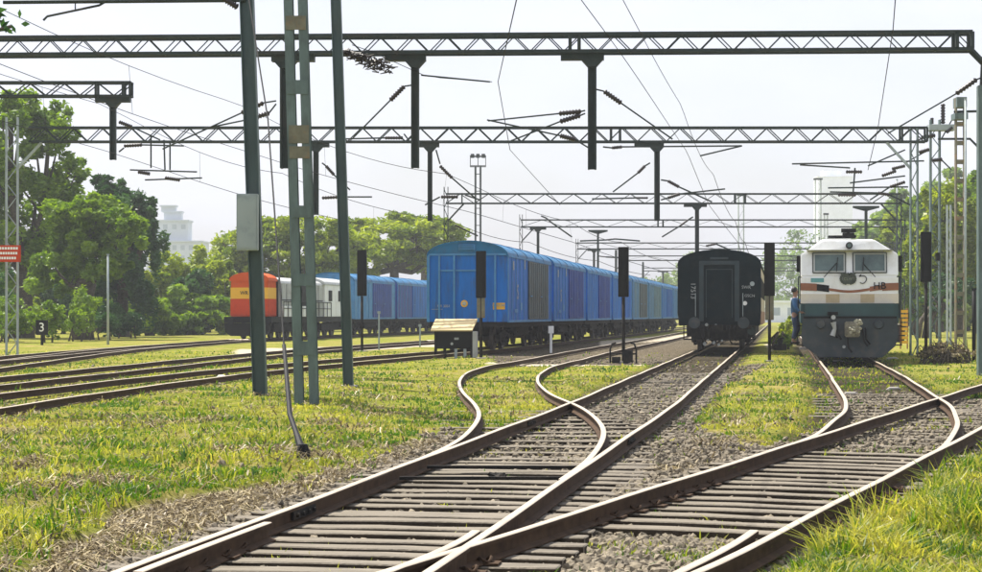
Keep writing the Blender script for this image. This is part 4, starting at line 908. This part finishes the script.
for k in range(7):
    Y = 105+18.5+k*13.2; nth = ['first wagon behind the orange fronted locomotive', 'second wagon behind the orange fronted locomotive', 'third wagon behind the orange fronted locomotive, near the black signal', 'fourth wagon of the rear blue train, left of the big wagon', 'fifth wagon of the rear blue train, partly behind the big wagon', 'sixth wagon of the rear blue train', 'seventh wagon of the rear blue train'][k]
    if k < 5: van(nth, dX(Y), Y, [blue_deep, blue, grey_door, blue_deep, blue][k], [blue_lt, blue_deep, blue, blue_deep, blue][k], blue_lt, group='blue covered wagons of the rear train', marks=False)

# ------------------------------------------------------------------ dark green coach, end on
cyY = 70.5; ccx = A_left(cyY)+1.0
t = thing('passenger_coach', 'dark green passenger coach seen end on with cream side', 'railway coach', (ccx, cyY, 0), -math.atan(.160)); W = 1.62
prof = [(-W+.06,.98),(W-.06,.98),(W,1.5),(W,3.3)]+[(W*math.cos(a)*.99, 3.36+.58*math.sin(a)**.8) for a in [math.pi*i/16 for i in range(1, 16)]]+[(-W,3.3),(-W,1.5)]
MB().extrude(prof, 0, .32).build('end_wall', coach_m, t)
MB().extrude([(x*.985, z if z > 1 else z) for x, z in prof], .322, 21.5).build('body', coach_side_m, t)
MB().extrude([(W*1.01*math.cos(math.pi*i/16), 3.33+.64*math.sin(math.pi*i/16)**.8) for i in range(17)], -.02, 21.6).build('roof', coach_m, t)
for sx in (-1, 1):
    for k in range(9):
        y = 1.6+k*2.2; f = MB().box(sx*W*.985 if sx > 0 else -W*.985-.02, W*.985+.02 if sx > 0 else -W*.985, y, y+1.1, 2.1, 2.9).build('window', black_m, t, .01)
    MB().box(sx*W*.985 if sx > 0 else -W*.985-.015, W*.985+.015 if sx > 0 else -W*.985, .4, 21.4, 1.0, 1.55).build('lower_band', brown_m, t)
mb = MB(); mb.box(-.78,-.60,-.16,0,1.15,3.42); mb.box(.60,.78,-.16,0,1.15,3.42); mb.box(-.78,.78,-.162,0,3.36,3.52); fr = mb.build('gangway_frame', coach_frame, t, .02)
MB().box(-.60,.60,-.07,-.002,1.15,3.34).build('end_door', coach_m, fr, .015); mb = MB(); mb.box(-.52,-.49,-.085,-.07,1.3,3.2); mb.box(.49,.52,-.085,-.07,1.3,3.2); mb.box(-.52,.52,-.085,-.07,3.17,3.2); mb.build('door_trim', coach_frame, fr)
MB().box(-.35,.35,-.10,-.002,3.58,3.66).build('roof_step', coach_frame, t)
for sx in (-1, 1):
    mb = MB(); mb.path([(sx*.95,0,1.1),(sx*.95,-.42,1.1)], .10, 14); mb.disc((sx*.95,-.46,1.1), (0,1,0), .225, .05, 24); bf = mb.build('buffer', plow_m, t, smooth=False); MB().disc((sx*.95,-.492,1.1), (0,1,0), .12, .01, 16).build('buffer_boss', plow_m, bf)
mb = MB(); mb.box(-1.25,1.25,-.1,.5,.85,1.02); mb.box(-.3,.3,-.5,0,.8,1.0); mb.box(-.16,.16,-.7,-.5,.78,1.02); mb.box(-1.1,1.1,.2,.6,.45,.85); mb.box(-1.3,1.3,.6,21,.55,.97); mb.build('underframe', under_m, t)
mb = MB(); rg = random.Random(2)
for x, l in ((-.55,.6),(-.38,.5),(.42,.6),(.6,.5),(-.7,.45)): MB().path([(x,-.1,1.0),(x-.03,-.3,.85),(x+.02,-.32,.98-l),(x+.08,-.25,.9-l)], .03, 8).build('brake_hose', under_m, t)
for x in (-1.2, 1.2): mb = MB(); mb.box(x-.2, x+.2, -.02, .1, .42, .48); mb.bar((x-.18,0,.45),(x-.18,0,1),.04); mb.bar((x+.18,0,.45),(x+.18,0,1),.04); mb.build('foot_step', under_m, t)
for x, z, s_ in ((-.55,.28,.07),(-.2,.32,.06),(.0,.25,.05),(-.42,.42,.04),(.12,.40,.04),(-.48,1.02,.06),(-.12,1.0,.05)): MB().disc((x,-.36,z), (.2,1,.2), s_, .05, 10).build('hose_coupling', pale_m, t)
bogie(t, 3.0, 2.9); bogie(t, 18, 2.9)
text('17513', .26, pale_m, t, (-1.02, -.012, 2.35), (R(90), R(90), 0)); text('SWR', .17, pale_m, t, (1.05, -.012, 2.48), (R(90), 0, 0)); text('GSCN', .15, pale_m, t, (1.18, -.012, 2.15), (R(90), 0, 0))
MB().disc((1.0,-.03,1.86), (0,1,0), .085, .05, 16).build('tail_lamp', white_m, t); MB().disc((1.28,-.03,2.62), (0,1,0), .09, .05, 16).build('tail_lamp', steel_pale, t); MB().disc((1.25,-.03,.78), (0,1,0), .16, .06, 16).build('tail_disc', steel_dark, t)
mb = MB(); 
for x in (.92, -.92): mb.path([(x,-.06,1.35),(x,-.1,1.4),(x,-.1,2.2),(x,-.06,2.25)], .014, 6)
mb.build('grab_rails', steel_pale, t)
# brown van coupled behind on the next road
t = thing('brake_van', 'small brown van peeking out right of the dark coach', 'railway wagon', (ccx+4.0, 97, 0), -math.atan(.160)); MB().box(-.55,.75,0,7,1.0,2.9).build('body', brown_m, t, .03); MB().extrude([(-.62,2.9),(.82,2.9),(.6,3.1),(-.4,3.1)], -.1, 7.1).build('roof', greywall, t); MB().box(-.5,.7,.2,6.8,.7,1.0).build('underframe', under_m, t); bogie(t, 1.8); bogie(t, 5.2)

# ------------------------------------------------------------------ white diesel locomotive
lY = 56.0; lx = 11.15
t = thing('diesel_locomotive', 'white diesel locomotive with twin windscreens and dark grey skirt', 'locomotive', (lx, lY, 0), -math.atan(.168))
W = 1.49
def loft(prof_a, ya, prof_b, yb, cap_a=True, cap_b=True):
    m_ = MB(); n = len(prof_a); m_.add([(x, ya, z) for x, z in prof_a]+[(x, yb, z) for x, z in prof_b], ([tuple(range(n))] if cap_a else [])+([tuple(range(2*n-1, n-1, -1))] if cap_b else [])+[(i, i+n, (i+1) % n+n, (i+1) % n) for i in range(n)]); return m_
# nose (vertical) and raked windscreen front, then cab and long hood
nose = MB(); prof_n = [(-W,1.78),(W,1.78),(W,2.62),(-W,2.62)]
MB().box(-W, W, .0, 2.6, 1.76, 2.62).build('nose', white_m, t, .05)
lowp = [(-W,2.6),(W,2.6),(W,3.32),(.74,3.80),(-.74,3.80),(-W,3.32)]
c0 = [(-W,0.02,2.61),(W,0.02,2.61),(W,.22,3.30),(.80,.42,3.74),(-.80,.42,3.74),(-W,.22,3.30)]; c1 = [(x, 2.6, z) for x, z in [(-W,2.61),(W,2.61),(W,3.34),(.80,3.86),(-.80,3.86),(-W,3.34)]]
mb = MB(); mb.add(c0+c1, [(0,1,2,3,4,5),(11,10,9,8,7,6)]+[(i, i+6, (i+1) % 6+6, (i+1) % 6) for i in range(6)]); cab = mb.build('cab', white_m, t, .03)
def on_face(x, z): return .02+(z-2.61)*.29-.012          # windscreen plane y at height z
def panel(x0, x1, z0, z1, th, m, name, parent, off=0, bev=.015):
    mb = MB(); vs = []
    for o_ in (off, off-th):
        for x, z in ((x0,z0),(x1,z0),(x1,z1),(x0,z1)): vs.append((x, on_face(x, z)+o_, z))
    mb.add(vs, [(0,1,2,3),(7,6,5,4),(0,4,5,1),(1,5,6,2),(2,6,7,3),(3,7,4,0)]); return mb.build(name, m, parent, bev)
for a, b in ((-1.13,-.10),(.10,1.15)):
    f = panel(a, b, 2.70, 3.36, .03, steel_dark, 'window_frame', cab); panel(a+.03, b-.03, 2.73, 3.33, .006, greywall, 'window_seal', f, -.031, .01); panel(a+.075, b-.075, 2.775, 3.285, .006, glass_m, 'windscreen', f, -.0375, .01)
    s = 1 if a < 0 else -1; mb = MB(); x0 = (a+b)/2+.22*s; zz = 2.66
    mb.tube((x0-.38*s, on_face(0,2.58)-.08, 2.58), (x0, on_face(0,3.02)-.09, 3.02), .012); mb.tube((x0, on_face(0,2.78)-.085, 2.76), (x0+.04, on_face(0,3.2)-.085, 3.2), .012); mb.build('wiper', black_m, f)
mb = MB(); mb.box(-1.3,1.32,-.02,.5,3.405,3.43); mb.build('visor', mat('visor drab', (.32,.31,.22), .6), t, .01)
MB().path([(0,.05,3.57),(0,.5,3.57)], .105, 18).build('headlight', black_m, t); MB().disc((0,.045,3.57),(0,1,0),.07,.01,16).build('headlight_lens', glass_m, t)
mb = MB(); mb.box(-.62,.25,1.2,2.2,3.87,3.93); mb.box(-.18,.18,.9,1.4,3.86,4.0); mb.box(-.22,.24,1.0,1.3,4.02,4.14); mb.tube((0,1.1,3.86),(0,1.1,4.05),.05); mb.build('roof_horns', black_m, t)
# livery on the nose front
zs = lambda x: 2.30-.14*math.exp(-(x/.75)**2)*1.0
def stripe(xa, xb, ha, hb, m, name, y=-.006):
    n = 14; mb = MB(); vs = []
    for i in range(n+1):
        x = xa+(xb-xa)*i/n; vs += [(x,y,zs(x)+ha),(x,y,zs(x)+hb),(x,y-.008,zs(x)+ha),(x,y-.008,zs(x)+hb)]
    fs = []
    for i in range(n):
        a = i*4; b = a+4; fs += [(a+2,b+2,b+3,a+3),(a,a+1,b+1,b),(a,b,b+2,a+2),(a+1,a+3,b+3,b+1)]
    fs += [(0,2,3,1),(4*n,4*n+1,4*n+3,4*n+2)]; return mb.add(vs, fs).build(name, m, t)
stripe(-W-.005, -1.0, -.13, .10, brown_m, 'livery_stripe'); stripe(-1.0, -.62, -.12, .09, black_m, 'livery_stripe'); stripe(-.62, .62, -.07, .01, brown_m, 'livery_stripe'); stripe(.62, 1.0, -.10, .05, brown_m, 'livery_stripe'); stripe(1.0, W+.005, -.13, .10, brown_m, 'livery_stripe')
text('HB', .30, black_m, t, (.92, -.03, 2.30), (R(90), 0, 0), depth=.006)
MB().box(-1.18,-.78,-.012,-.002,2.42,2.55).build('number_plate', mat('teal plate', (.12,.33,.34), .5), t)
MB().box(-W-.006, W+.006, -.02, .02, 1.762, 2.06).build('cream_band', cream_m, t)
for a in (-.72, .34): MB().box(a, a+.42, -.028, -.021, 1.78, 2.05).build('tan_square', tan_m, t)
# wreath badge
mb = MB(); 
for k in range(9):
    for s in (-1, 1): a = R(-80+k*20); mb.disc((-.04+s*.17*math.cos(a)+s*.05, -.02, 2.53+.15*math.sin(a)), (0,1,0), .045, .03, 8)
for k in range(5): mb.disc((-.24+k*.10, -.02, 2.69), (0,1,0), .035, .03, 8)
mb.disc((-.04,-.012,2.53),(0,1,0),.17,.02,16); mb.build('wreath_badge', mat('badge green', (.06,.075,.055), .6), t); text('CLW', .12, mat('badge letters', (.25,.28,.2), .6), t, (-.04, -.04, 2.52), (R(90), 0, 0))
mb = MB(); mb.path([(.40+.12*math.cos(a)*(1+.2*math.sin(a)), -.02, 2.50+.12*math.sin(a)) for a in [R(130-k*22) for k in range(13)]], .014, 6); mb.bar((.36,-.02,2.66),(.30,-.02,2.60),.03); mb.build('scroll_mark', black_m, t)
MB().disc((0,-.02,2.66),(0,1,0),.035,.03,10).build('marker_lamp', black_m, t)
# skirt, platform and plough
MB().box(-1.36, 1.36, -.35, .0, 1.36, 1.758).build('front_platform', teal_m, t, .01); MB().box(-1.41, 1.42, -.42, .0, 1.30, 1.36).build('platform_edge', black_m, t)
mb = MB(); mb.extrude([(-1.43,1.298),(1.43,1.298),(1.46,.75),(1.38,.45),(.98,.09),(-.92,.09),(-1.42,.45),(-1.48,.75)], -.40, -.30); mb.build('skirt', plow_m, t, .01)
for sx in (-1, 1): MB().path([(sx*.88,-.41,1.12),(sx*.88,-.50,1.12)], [.15,.13], 16).build('buffer_cover', plow_m, t)
cp = MB(); cp.box(-.16,.30,-.60,-.40,.72,1.20); cp.box(-.02,.28,-.85,-.6,.84,1.14); cp.disc((.12,-.72,1.0),(1,0,0),.14,.3,12); cp = cp.build('coupler', mat('dusty coupler', (.22,.20,.14), .8, 0, .5, 9), t, .03)
mb = MB(); rg = random.Random(8)
for _ in range(26): mb.disc((rg.uniform(-.02,.34), rg.uniform(-.9,-.66), rg.uniform(.82,1.24)), (rg.random(), 1, rg.random()), .05, .03, 8)
mb.build('chain_links', mat('chain', (.42,.40,.30), .7), cp)
for x, z in ((-.55,1.2),(-.42,1.15),(.45,1.0),(.38,.95),(-.1,.75)): MB().path([(x,-.41,z),(x+.02,-.56,z-.06),(x+.05,-.55,z-.35),(x+.16,-.5,z-.5)], .028, 8).build('brake_hose', black_m, t)
MB().path([(-.50,-.58,1.18),(-.46,-.58,.98),(-.53,-.58,.76)], [.09,.055,.085], 8).build('hose_cluster', greywall, t); MB().box(-.68,-.36,-.52,-.36,1.40,1.50).build('lamp_bracket', black_m, t); MB().disc((-.5,-.5,1.33),(0,1,0),.07,.05,12).build('marker_lamp', greywall, t)
MB().disc((-.18,-.45,.42),(0,1,0),.05,.04,10).build('hose_coupling', pale_m, t)
# side mirrors, doors and long hood behind
for sx in (-1, 1):
    MB().box(sx*1.5 if sx > 0 else -1.62, 1.62 if sx > 0 else -1.5, .35, .42, 2.75, 3.25).build('mirror', black_m, t, .01)
    MB().box(sx*W-.004 if sx > 0 else -W-.02, W+.02 if sx > 0 else -W+.004, 1.3, 1.95, 1.8, 3.3).build('cab_door', black_m, t, .01)
    mb = MB(); mb.tube((sx*1.56,.2,1.3),(sx*1.56,.2,2.6),.02); mb.tube((sx*1.56,.9,1.3),(sx*1.56,.9,2.6),.02); mb.tube((sx*1.56,.2,2.6),(sx*W,.2,2.6),.02); mb.tube((sx*1.56,.9,2.6),(sx*W,.9,2.6),.02); mb.build('handrail', steel_dark, t)
    mb = MB(); 
    for z in (.45, .75, 1.05): mb.box(min(sx*1.3,sx*1.62), max(sx*1.3,sx*1.62), .25, .85, z, z+.03)
    for y in (.25, .83): mb.box(min(sx*1.585,sx*1.61), max(sx*1.585,sx*1.61), y, y+.025, .45, 1.3)
    mb.build('step', under_m, t)
MB().box(-W, W, 0.004, 18.5, 1.15, 1.756).build('underframe', teal_m, t); MB().extrude([(-1.25,1.76),(1.25,1.76),(1.25,3.4),(.8,3.7),(-.8,3.7),(-1.25,3.4)], 2.62, 18.3).build('long_hood', white_m, t, .02)
MB().box(-1.2,1.2,5,12,.35,1.146).build('fuel_tank', under_m, t, .05)
for yc in (2.9, 15.2):
    for dy_ in (-1.85,0,1.85): wheelset(t, yc+dy_, r=.5)
    for sx in (-1,1): MB().box(sx*1.1-.1, sx*1.1+.1, yc-2.5, yc+2.5, .45, .95).build('bogie_frame', under_m, t, .03)

# ------------------------------------------------------------------ orange fronted locomotive on the left
t = thing('diesel_locomotive', 'diesel locomotive with orange and yellow front and pale grey sides', 'locomotive', (dX(105), 105, 0), HEAD)
def hood(w_, z0, z1, ar, n=10): return [(-w_,z0),(w_,z0),(w_,z1)]+[(w_*math.cos(math.pi*i/n), z1+ar*math.sin(math.pi*i/n)) for i in range(1, n)]+[(-w_,z1)]
MB().extrude(hood(1.12,1.3,3.4,.42), 0, 1.7).build('nose', orange_m, t, .03); MB().box(-1.13,1.13,-.02,1.702,2.35,3.0).build('yellow_band', yellow_m, t); MB().box(-1.135,1.135,-.025,1.704,1.35,2.34).build('red_panel', red_m, t)
MB().extrude(hood(1.2,3.38,3.45,.45), -.06, 1.75).build('nose_roof', orange_m, t); text('WR', .3, black_m, t, (-.3,-.04,2.68), (R(90),0,0))
for sx in (-.5,.5): MB().disc((sx,-.05,1.2),(0,1,0),.1,.1,12).build('marker_lamp', pale_m, t)
MB().box(-1.45,1.45,-.3,17.4,.95,1.296).build('underframe', black_m, t, .02)
MB().extrude([(-1.4,.94),(1.4,.94),(1.35,.4),(1.0,.18),(-1.0,.18),(-1.35,.4)], -.4, -.25).build('skirt', black_m, t)
for sx in (-.9,.9): mb = MB(); mb.path([(sx,-.3,1.05),(sx,-.7,1.05)], .1, 12); mb.disc((sx,-.72,1.05),(0,1,0),.2,.05,16); mb.build('buffer', black_m, t)
MB().extrude(hood(1.36,1.3,3.3,.4), 1.9, 11.4).build('body', greywall, t); MB().extrude(hood(1.45,1.3,3.35,.42), 11.6, 17.2).build('cab', white_m, t, .02); MB().extrude(hood(1.5,3.34,3.4,.46), 11.4, 17.4).build('cab_roof', greywall, t)
MB().box(1.34,1.41,6.3,8.4,1.4,3.2).build('door', black_m, t, .01); MB().box(1.44,1.49,12.5,13.3,2.3,3.0).build('window', black_m, t, .01); MB().box(1.44,1.49,15.0,15.8,2.3,3.0).build('window', black_m, t, .01)
mb = MB()
for k in range(12): mb.tube((1.5,2+k*1.0,1.3),(1.5,2+k*1.0,2.2),.025); 
mb.tube((1.5,2,2.2),(1.5,13,2.2),.025); mb.tube((1.5,2,1.8),(1.5,13,1.8),.02); mb.build('handrail', black_m, t)
mb = MB()
for k in range(9): mb.box(1.355,1.375,2.0+k*1.03,2.06+k*1.03,1.35,3.25)
mb.box(1.355,1.38,1.95,11.35,2.28,2.33); mb.build('panel_seams', black_m, t)
MB().box(-1.2,1.2,1.72,1.89,1.3,3.5).build('bulkhead_gap', black_m, t)
mb = MB()
for k in range(6): mb.box(1.40,1.475,2+k*.9,2.75+k*.9,1.3,1.95)
mb.build('side_lockers', white_m, t, .02)
for yc in (3.2, 13.8):
    for dy_ in (-1.7,0,1.7): wheelset(t, yc+dy_, r=.48)
    for sx in (-1,1): MB().box(sx*1.12-.1, sx*1.12+.1, yc-2.3, yc+2.3, .4, .9).build('bogie_frame', under_m, t, .03)
MB().box(-1.2,1.2,6.2,10.6,.4,.94).build('fuel_tank', under_m, t, .05)

# ------------------------------------------------------------------ trackside furniture
x, y = gnd_pt(455, 358); t = thing('equipment_cabinet', 'dark trackside cabinet with sloping sun bleached lid before the blue wagon', 'cabinet', (x, y, -.15), R(-4)); s = y/F
MB().box(-.72,.66,-.28,.32,.34,.98).build('cabinet_body', black_m, t, .015); mb = MB(); mb.add([(-.84,-.45,.97),(.66,-.45,.97),(.78,.35,1.36),(-.74,.35,1.36),(-.84,-.45,1.02),(.66,-.45,1.02),(.78,.35,1.41),(-.74,.35,1.41)], [(3,2,1,0),(4,5,6,7),(0,1,5,4),(1,2,6,5),(2,3,7,6),(3,0,4,7)]); mb.build('lid', ply_m, t)
MB().box(.665,.80,-.40,.34,.02,.96).build('side_board', greywall, t, .01)
for xx in (-.68,-.35,.05,.38,.62): MB().box(xx-.05,xx+.05,-.26,-.16,-.1,.34).build('leg', steel_pale if xx in (.05,.38) else under_m, t)
MB().box(.0,.16,-.295,-.281,.66,.74).build('label_plate', pale_m, t); MB().disc((-.09,-.29,.52),(0,1,0),.05,.02,10).build('lock', pale_m, t)
x, y = gnd_pt(551, 353); t = thing('marker_post', 'short white marker post with square head in front of the blue train', 'post', (x, y, -.15)); MB().box(-.05,.05,-.05,.05,0,.8).build('post', white_m, t, .01); MB().box(-.11,.11,-.06,.06,.8,1.1).build('marker_head', white_m, t, .01)
for px, py, h_, lab in ((420,348,1.0,'thin pale marker stake left of the cabinet'), (379,350,1.6,'taller thin pale stake beside the rear blue train')):
    x, y = gnd_pt(px, py); t = thing('marker_post', lab, 'post', (x, y, -.15)); MB().box(-.035,.035,-.035,.035,0,h_).build('post', steel_pale, t, .005); MB().box(-.07,.07,-.04,.04,h_,h_+.12).build('marker_head', steel_pale, t)
x, y = gnd_pt(780, 351); t = thing('point_machine', 'small dark point machine on the ground right of the coach', 'point machine', (x, y, -.15)); MB().box(-.25,.25,-.3,.3,0,.3).build('case', under_m, t, .04); MB().path([(0,0,.3),(.02,0,.5),(.12,0,.58)], .05, 8).build('crank', under_m, t); MB().disc((0,0,.42),(0,1,0),.13,.08,12).build('counterweight', under_m, t)
for px, py, lab in ((496,479,'small dark lump of metal lying on the sleepers'),(785,421,'dark discarded lump on the grass by the locomotive track'),):
    x, y = gnd_pt(px, py); mb = MB(); rg = random.Random(px); 
    for k in range(5): mb.path([(rg.uniform(-.09,.09),rg.uniform(-.05,.05),-.02),(rg.uniform(-.09,.09),rg.uniform(-.05,.05),.03)], [.05,.02], 7)
    o = mb.build('scrap_lump', under_m); o.location = (x, y, -.13); tag(o, lab, 'scrap')
# left: pale masts sign, small shunt signal
Y = 66.8; t = thing('warning_board', 'red board with white lines of writing fixed to the left pale mast', 'sign', (XP(6, Y), Y, ZP(262, Y))); MB().box(-.55,.55,-.02,.02,0,.62).build('board', red_m, t, .01); mb = MB()
for k, (a, b) in enumerate(((-.45,.47),(-.4,.45),(-.45,.4))): 
    z = .46-k*.18; n = 9
    for i in range(n): mb.box(a+(b-a)*i/n, a+(b-a)*(i+.75)/n, -.028, -.021, z, z+.09)
mb.build('lettering', white_m, t)
x, y = gnd_pt(42, 346); t = thing('shunt_signal', 'small black shunt signal with white figure under the left trees', 'railway signal', (x, y, -.15)); MB().tube((0,0,0),(0,0,1.3),.07).build('post', black_m, t); MB().box(-.3,.3,-.06,.06,.55,1.3).build('face', black_m, t, .02); text('3', .62, white_m, t, (0,-.075,.92), (R(90),0,0), 'figure')
# yellow slatted rack and low dark wall right of the locomotive
x, y = gnd_pt(904, 349); t = thing('slatted_rack', 'yellow slatted rack standing just right of the locomotive', 'rack', (x, y, -.15)); mb = MB(); 
for k in range(8): mb.box(-.16,.16,-.06,-.02,.25+k*.2,.38+k*.2)
mb.build('slats', yellow_m, t); mb = MB(); mb.box(-.18,-.13,-.02,.05,0,1.85); mb.box(.13,.18,-.02,.05,0,1.85); mb.build('upright', brown_m, t)
x, y = gnd_pt(912, 345); t = thing('low_wall', 'low dark stone wall behind the right hand signal', 'wall', (x, y+8, -.15)); MB().box(-1.0,1.4,-.2,.2,-.1,1.0).build('wall', under_m, t, .02); MB().box(-1.05,1.45,-.24,.24,1.0,1.08).build('coping', conc_m, t)
# litter
for k, (px, py, s_, lab) in enumerate(((126,373.5,.13,'white scrap lying between the left yard rails'),(222,376.5,.12,'white scrap on the grass beside the left yard rail'),(198,361,.12,'small white scrap by the far left rail'),(895,387,.16,'pale stone beside the locomotive track'),(852,392,.16,'pale stone inside the locomotive track'),(838,360,.2,'white rubble at the locomotive skirt left'),(893,360,.2,'white rubble at the locomotive skirt right'))):
    x, y = gnd_pt(px, py); mb = MB(); mb.path([(-s_*1.2,0,.0),(-s_*.7,.02,.02),(s_*.4,0,.035),(s_*1.0,.03,.0)], [.01,.045,.035,.01], 7); o = mb.build('pale_stone' if k > 2 else 'paper_scrap', conc_m if k > 2 else white_m); o.location = (x, y, gh(x, y)); tag(o, lab, 'stone' if k > 2 else 'litter')

# ------------------------------------------------------------------ distant buildings
def tower(px, Y, tiers, label, rows=1):
    t = thing('tower_building', label, 'building', (XP(px, Y), Y, -.15)); k = Y/F; bld_m = mat('render of '+label, (.52,.57,.64) if Y == 600 else (.85,.88,.93), .8, 0, .08, .3)  # the paler walls carry distance haze in their colour, near sky tone
    for j, (x0, x1, yt, yb, kind) in enumerate(tiers):
        a, b = (x0-px)*k, (x1-px)*k; z1 = ZP(yt, Y)+.15; z0 = ZP(yb, Y)+.15; dp = (b-a)*.35
        wl = MB().box(a, b, -dp, dp, z0, z1).build('wall', bld_m, t)
        MB().box(a-.4, b+.4, -dp-.4, dp+.4, z1, z1+.5).build('roof', bld_m, wl)
        if kind:
            n = min(12, max(1, int((z1-z0)/3.4)))
            for i in range(n):
                z = z1-2.6-i*3.4; m_ = max(2, min(7, int((b-a)/2.6)))
                for q_ in range(m_):
                    w_ = (b-a)/m_; MB().box(a+q_*w_+w_*.25, a+q_*w_+w_*.75, -dp-.03, -dp+.05, z, z+1.6).build('window', bld_dark, wl)
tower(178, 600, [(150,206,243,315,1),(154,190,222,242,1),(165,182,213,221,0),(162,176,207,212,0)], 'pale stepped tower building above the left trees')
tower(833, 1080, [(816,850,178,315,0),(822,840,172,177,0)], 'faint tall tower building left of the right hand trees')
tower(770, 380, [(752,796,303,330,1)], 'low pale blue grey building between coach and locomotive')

# ------------------------------------------------------------------ person boarding the locomotive
def skin_body(name, joints, edges, m, parent):
    me = bpy.data.meshes.new(name); me.from_pydata([j[0] for j in joints], edges, []); o = bpy.data.objects.new(name, me); C.objects.link(o); o.parent = parent
    sk = o.modifiers.new('skin', 'SKIN'); 
    for i, j in enumerate(joints): me.skin_vertices[0].data[i].radius = (j[1], j[1]*(j[2] if len(j) > 2 else 1))
    me.skin_vertices[0].data[0].use_root = True
    ss = o.modifiers.new('sub', 'SUBSURF'); ss.levels = 1; ss.render_levels = 2; me.materials.append(m); return o
px_, py_ = lx-1.60, lY+.55
t = thing('person', 'person in blue shirt and navy trousers standing on the steps at the locomotive left side', 'person', (px_, py_, .5), R(70))
J = [((0,0,.90),.13,.8),((0,0,1.12),.12,.75),((0,0,1.36),.15,.7),((0,0,1.47),.055),((0,-.01,1.57),.075,1.1),((0,-.01,1.66),.085,1.15),((0,0,1.73),.05),
     ((-.18,0,1.38),.055),((-.26,-.06,1.12),.042),((-.24,-.22,.98),.034),((.18,0,1.38),.055),((.27,-.16,1.28),.042),((.30,-.38,1.34),.034),
     ((-.10,0,.84),.085),((-.13,-.05,.46),.06),((-.18,.04,.08),.042),((-.18,-.10,.035),.035),((.10,0,.84),.085),((.12,-.08,.48),.06),((.10,.08,.08),.042),((.10,-.06,.035),.035)]
Eg = [(0,1),(1,2),(2,3),(3,4),(4,5),(5,6),(2,7),(7,8),(8,9),(2,10),(10,11),(11,12),(0,13),(13,14),(14,15),(15,16),(0,17),(17,18),(18,19),(19,20)]
body = skin_body('body', J, Eg, skin_m, t)
sh = skin_body('shirt', [((0,0,.86),.17,.9),(J[1][0],.16,.85),(J[2][0],.19,.75),(J[7][0],.085),(J[8][0],.066),(J[10][0],.085),(J[11][0],.066),((-.242,-.19,1.0),.052),((.296,-.34,1.328),.052)], [(0,1),(1,2),(2,3),(3,4),(2,5),(5,6),(4,7),(6,8)], cloth_blue, t)
tr = skin_body('trousers', [((0,0,.97),.145,.9),((0,0,.86),.14,.9),(J[13][0],.105),(J[14][0],.082),((-.175,.03,.14),.066),(J[17][0],.105),(J[18][0],.082),((.10,.06,.14),.066)], [(0,1),(1,2),(2,3),(3,4),(1,5),(5,6),(6,7)], cloth_navy, t)
MB().path([(0,.02,1.62),(0,.02,1.70),(0,.01,1.77),(0,0,1.79)], [.095,.1,.07,.02], 12).build('hair', hair_m, t, smooth=True)
for sx in (-1, 1):
    hx = J[9][0] if sx < 0 else J[12][0]; mb = MB(); mb.path([hx, (hx[0], hx[1]-.08, hx[2])], [.03,.035], 8)
    for k in range(4): mb.path([(hx[0]-.03+k*.02, hx[1]-.08, hx[2]), (hx[0]-.03+k*.02, hx[1]-.13, hx[2]-.01), (hx[0]-.03+k*.02, hx[1]-.15+abs(k-1.5)*.008, hx[2]-.04)], [.009,.009,.007], 6)
    mb.path([(hx[0]+.035, hx[1]-.04, hx[2]), (hx[0]+.055, hx[1]-.09, hx[2]-.02)], [.01,.008], 6); mb.build('hand', skin_m, body)
    MB().path([(J[15 if sx < 0 else 19][0][0], J[15 if sx < 0 else 19][0][1]+.05, .035), (J[15 if sx < 0 else 19][0][0], J[15 if sx < 0 else 19][0][1]-.2, .03)], [.045,.04], 8).build('shoe', black_m, t, smooth=True)
for sx in (-.03,.03): MB().disc((sx,-.10,1.655),(0,1,0),.012,.01,8).build('eye', hair_m, body)
MB().path([(0,-.09,1.65),(0,-.125,1.61)], [.01,.018], 6).build('nose', skin_m, body)

# ------------------------------------------------------------------ haze
hz = MB().box(-520, 620, -30, 1250, -2.2, 110).build('haze', bpy.data.materials.new('haze')); tag(hz, kind='stuff', label='thin pale haze over the yard', cat='haze')
hm = hz.data.materials[0]; hm.use_nodes = True; nt = hm.node_tree; nt.nodes.remove(nt.nodes['Principled BSDF']); pv = N(nt, 'ShaderNodeVolumePrincipled', Density=.00045); pv.inputs['Color'].default_value = (.93,.96,1,1); pv.inputs['Anisotropy'].default_value = 0
nt.links.new(pv.outputs[0], nt.nodes['Material Output'].inputs['Volume'])
print('objects', len(bpy.data.objects))
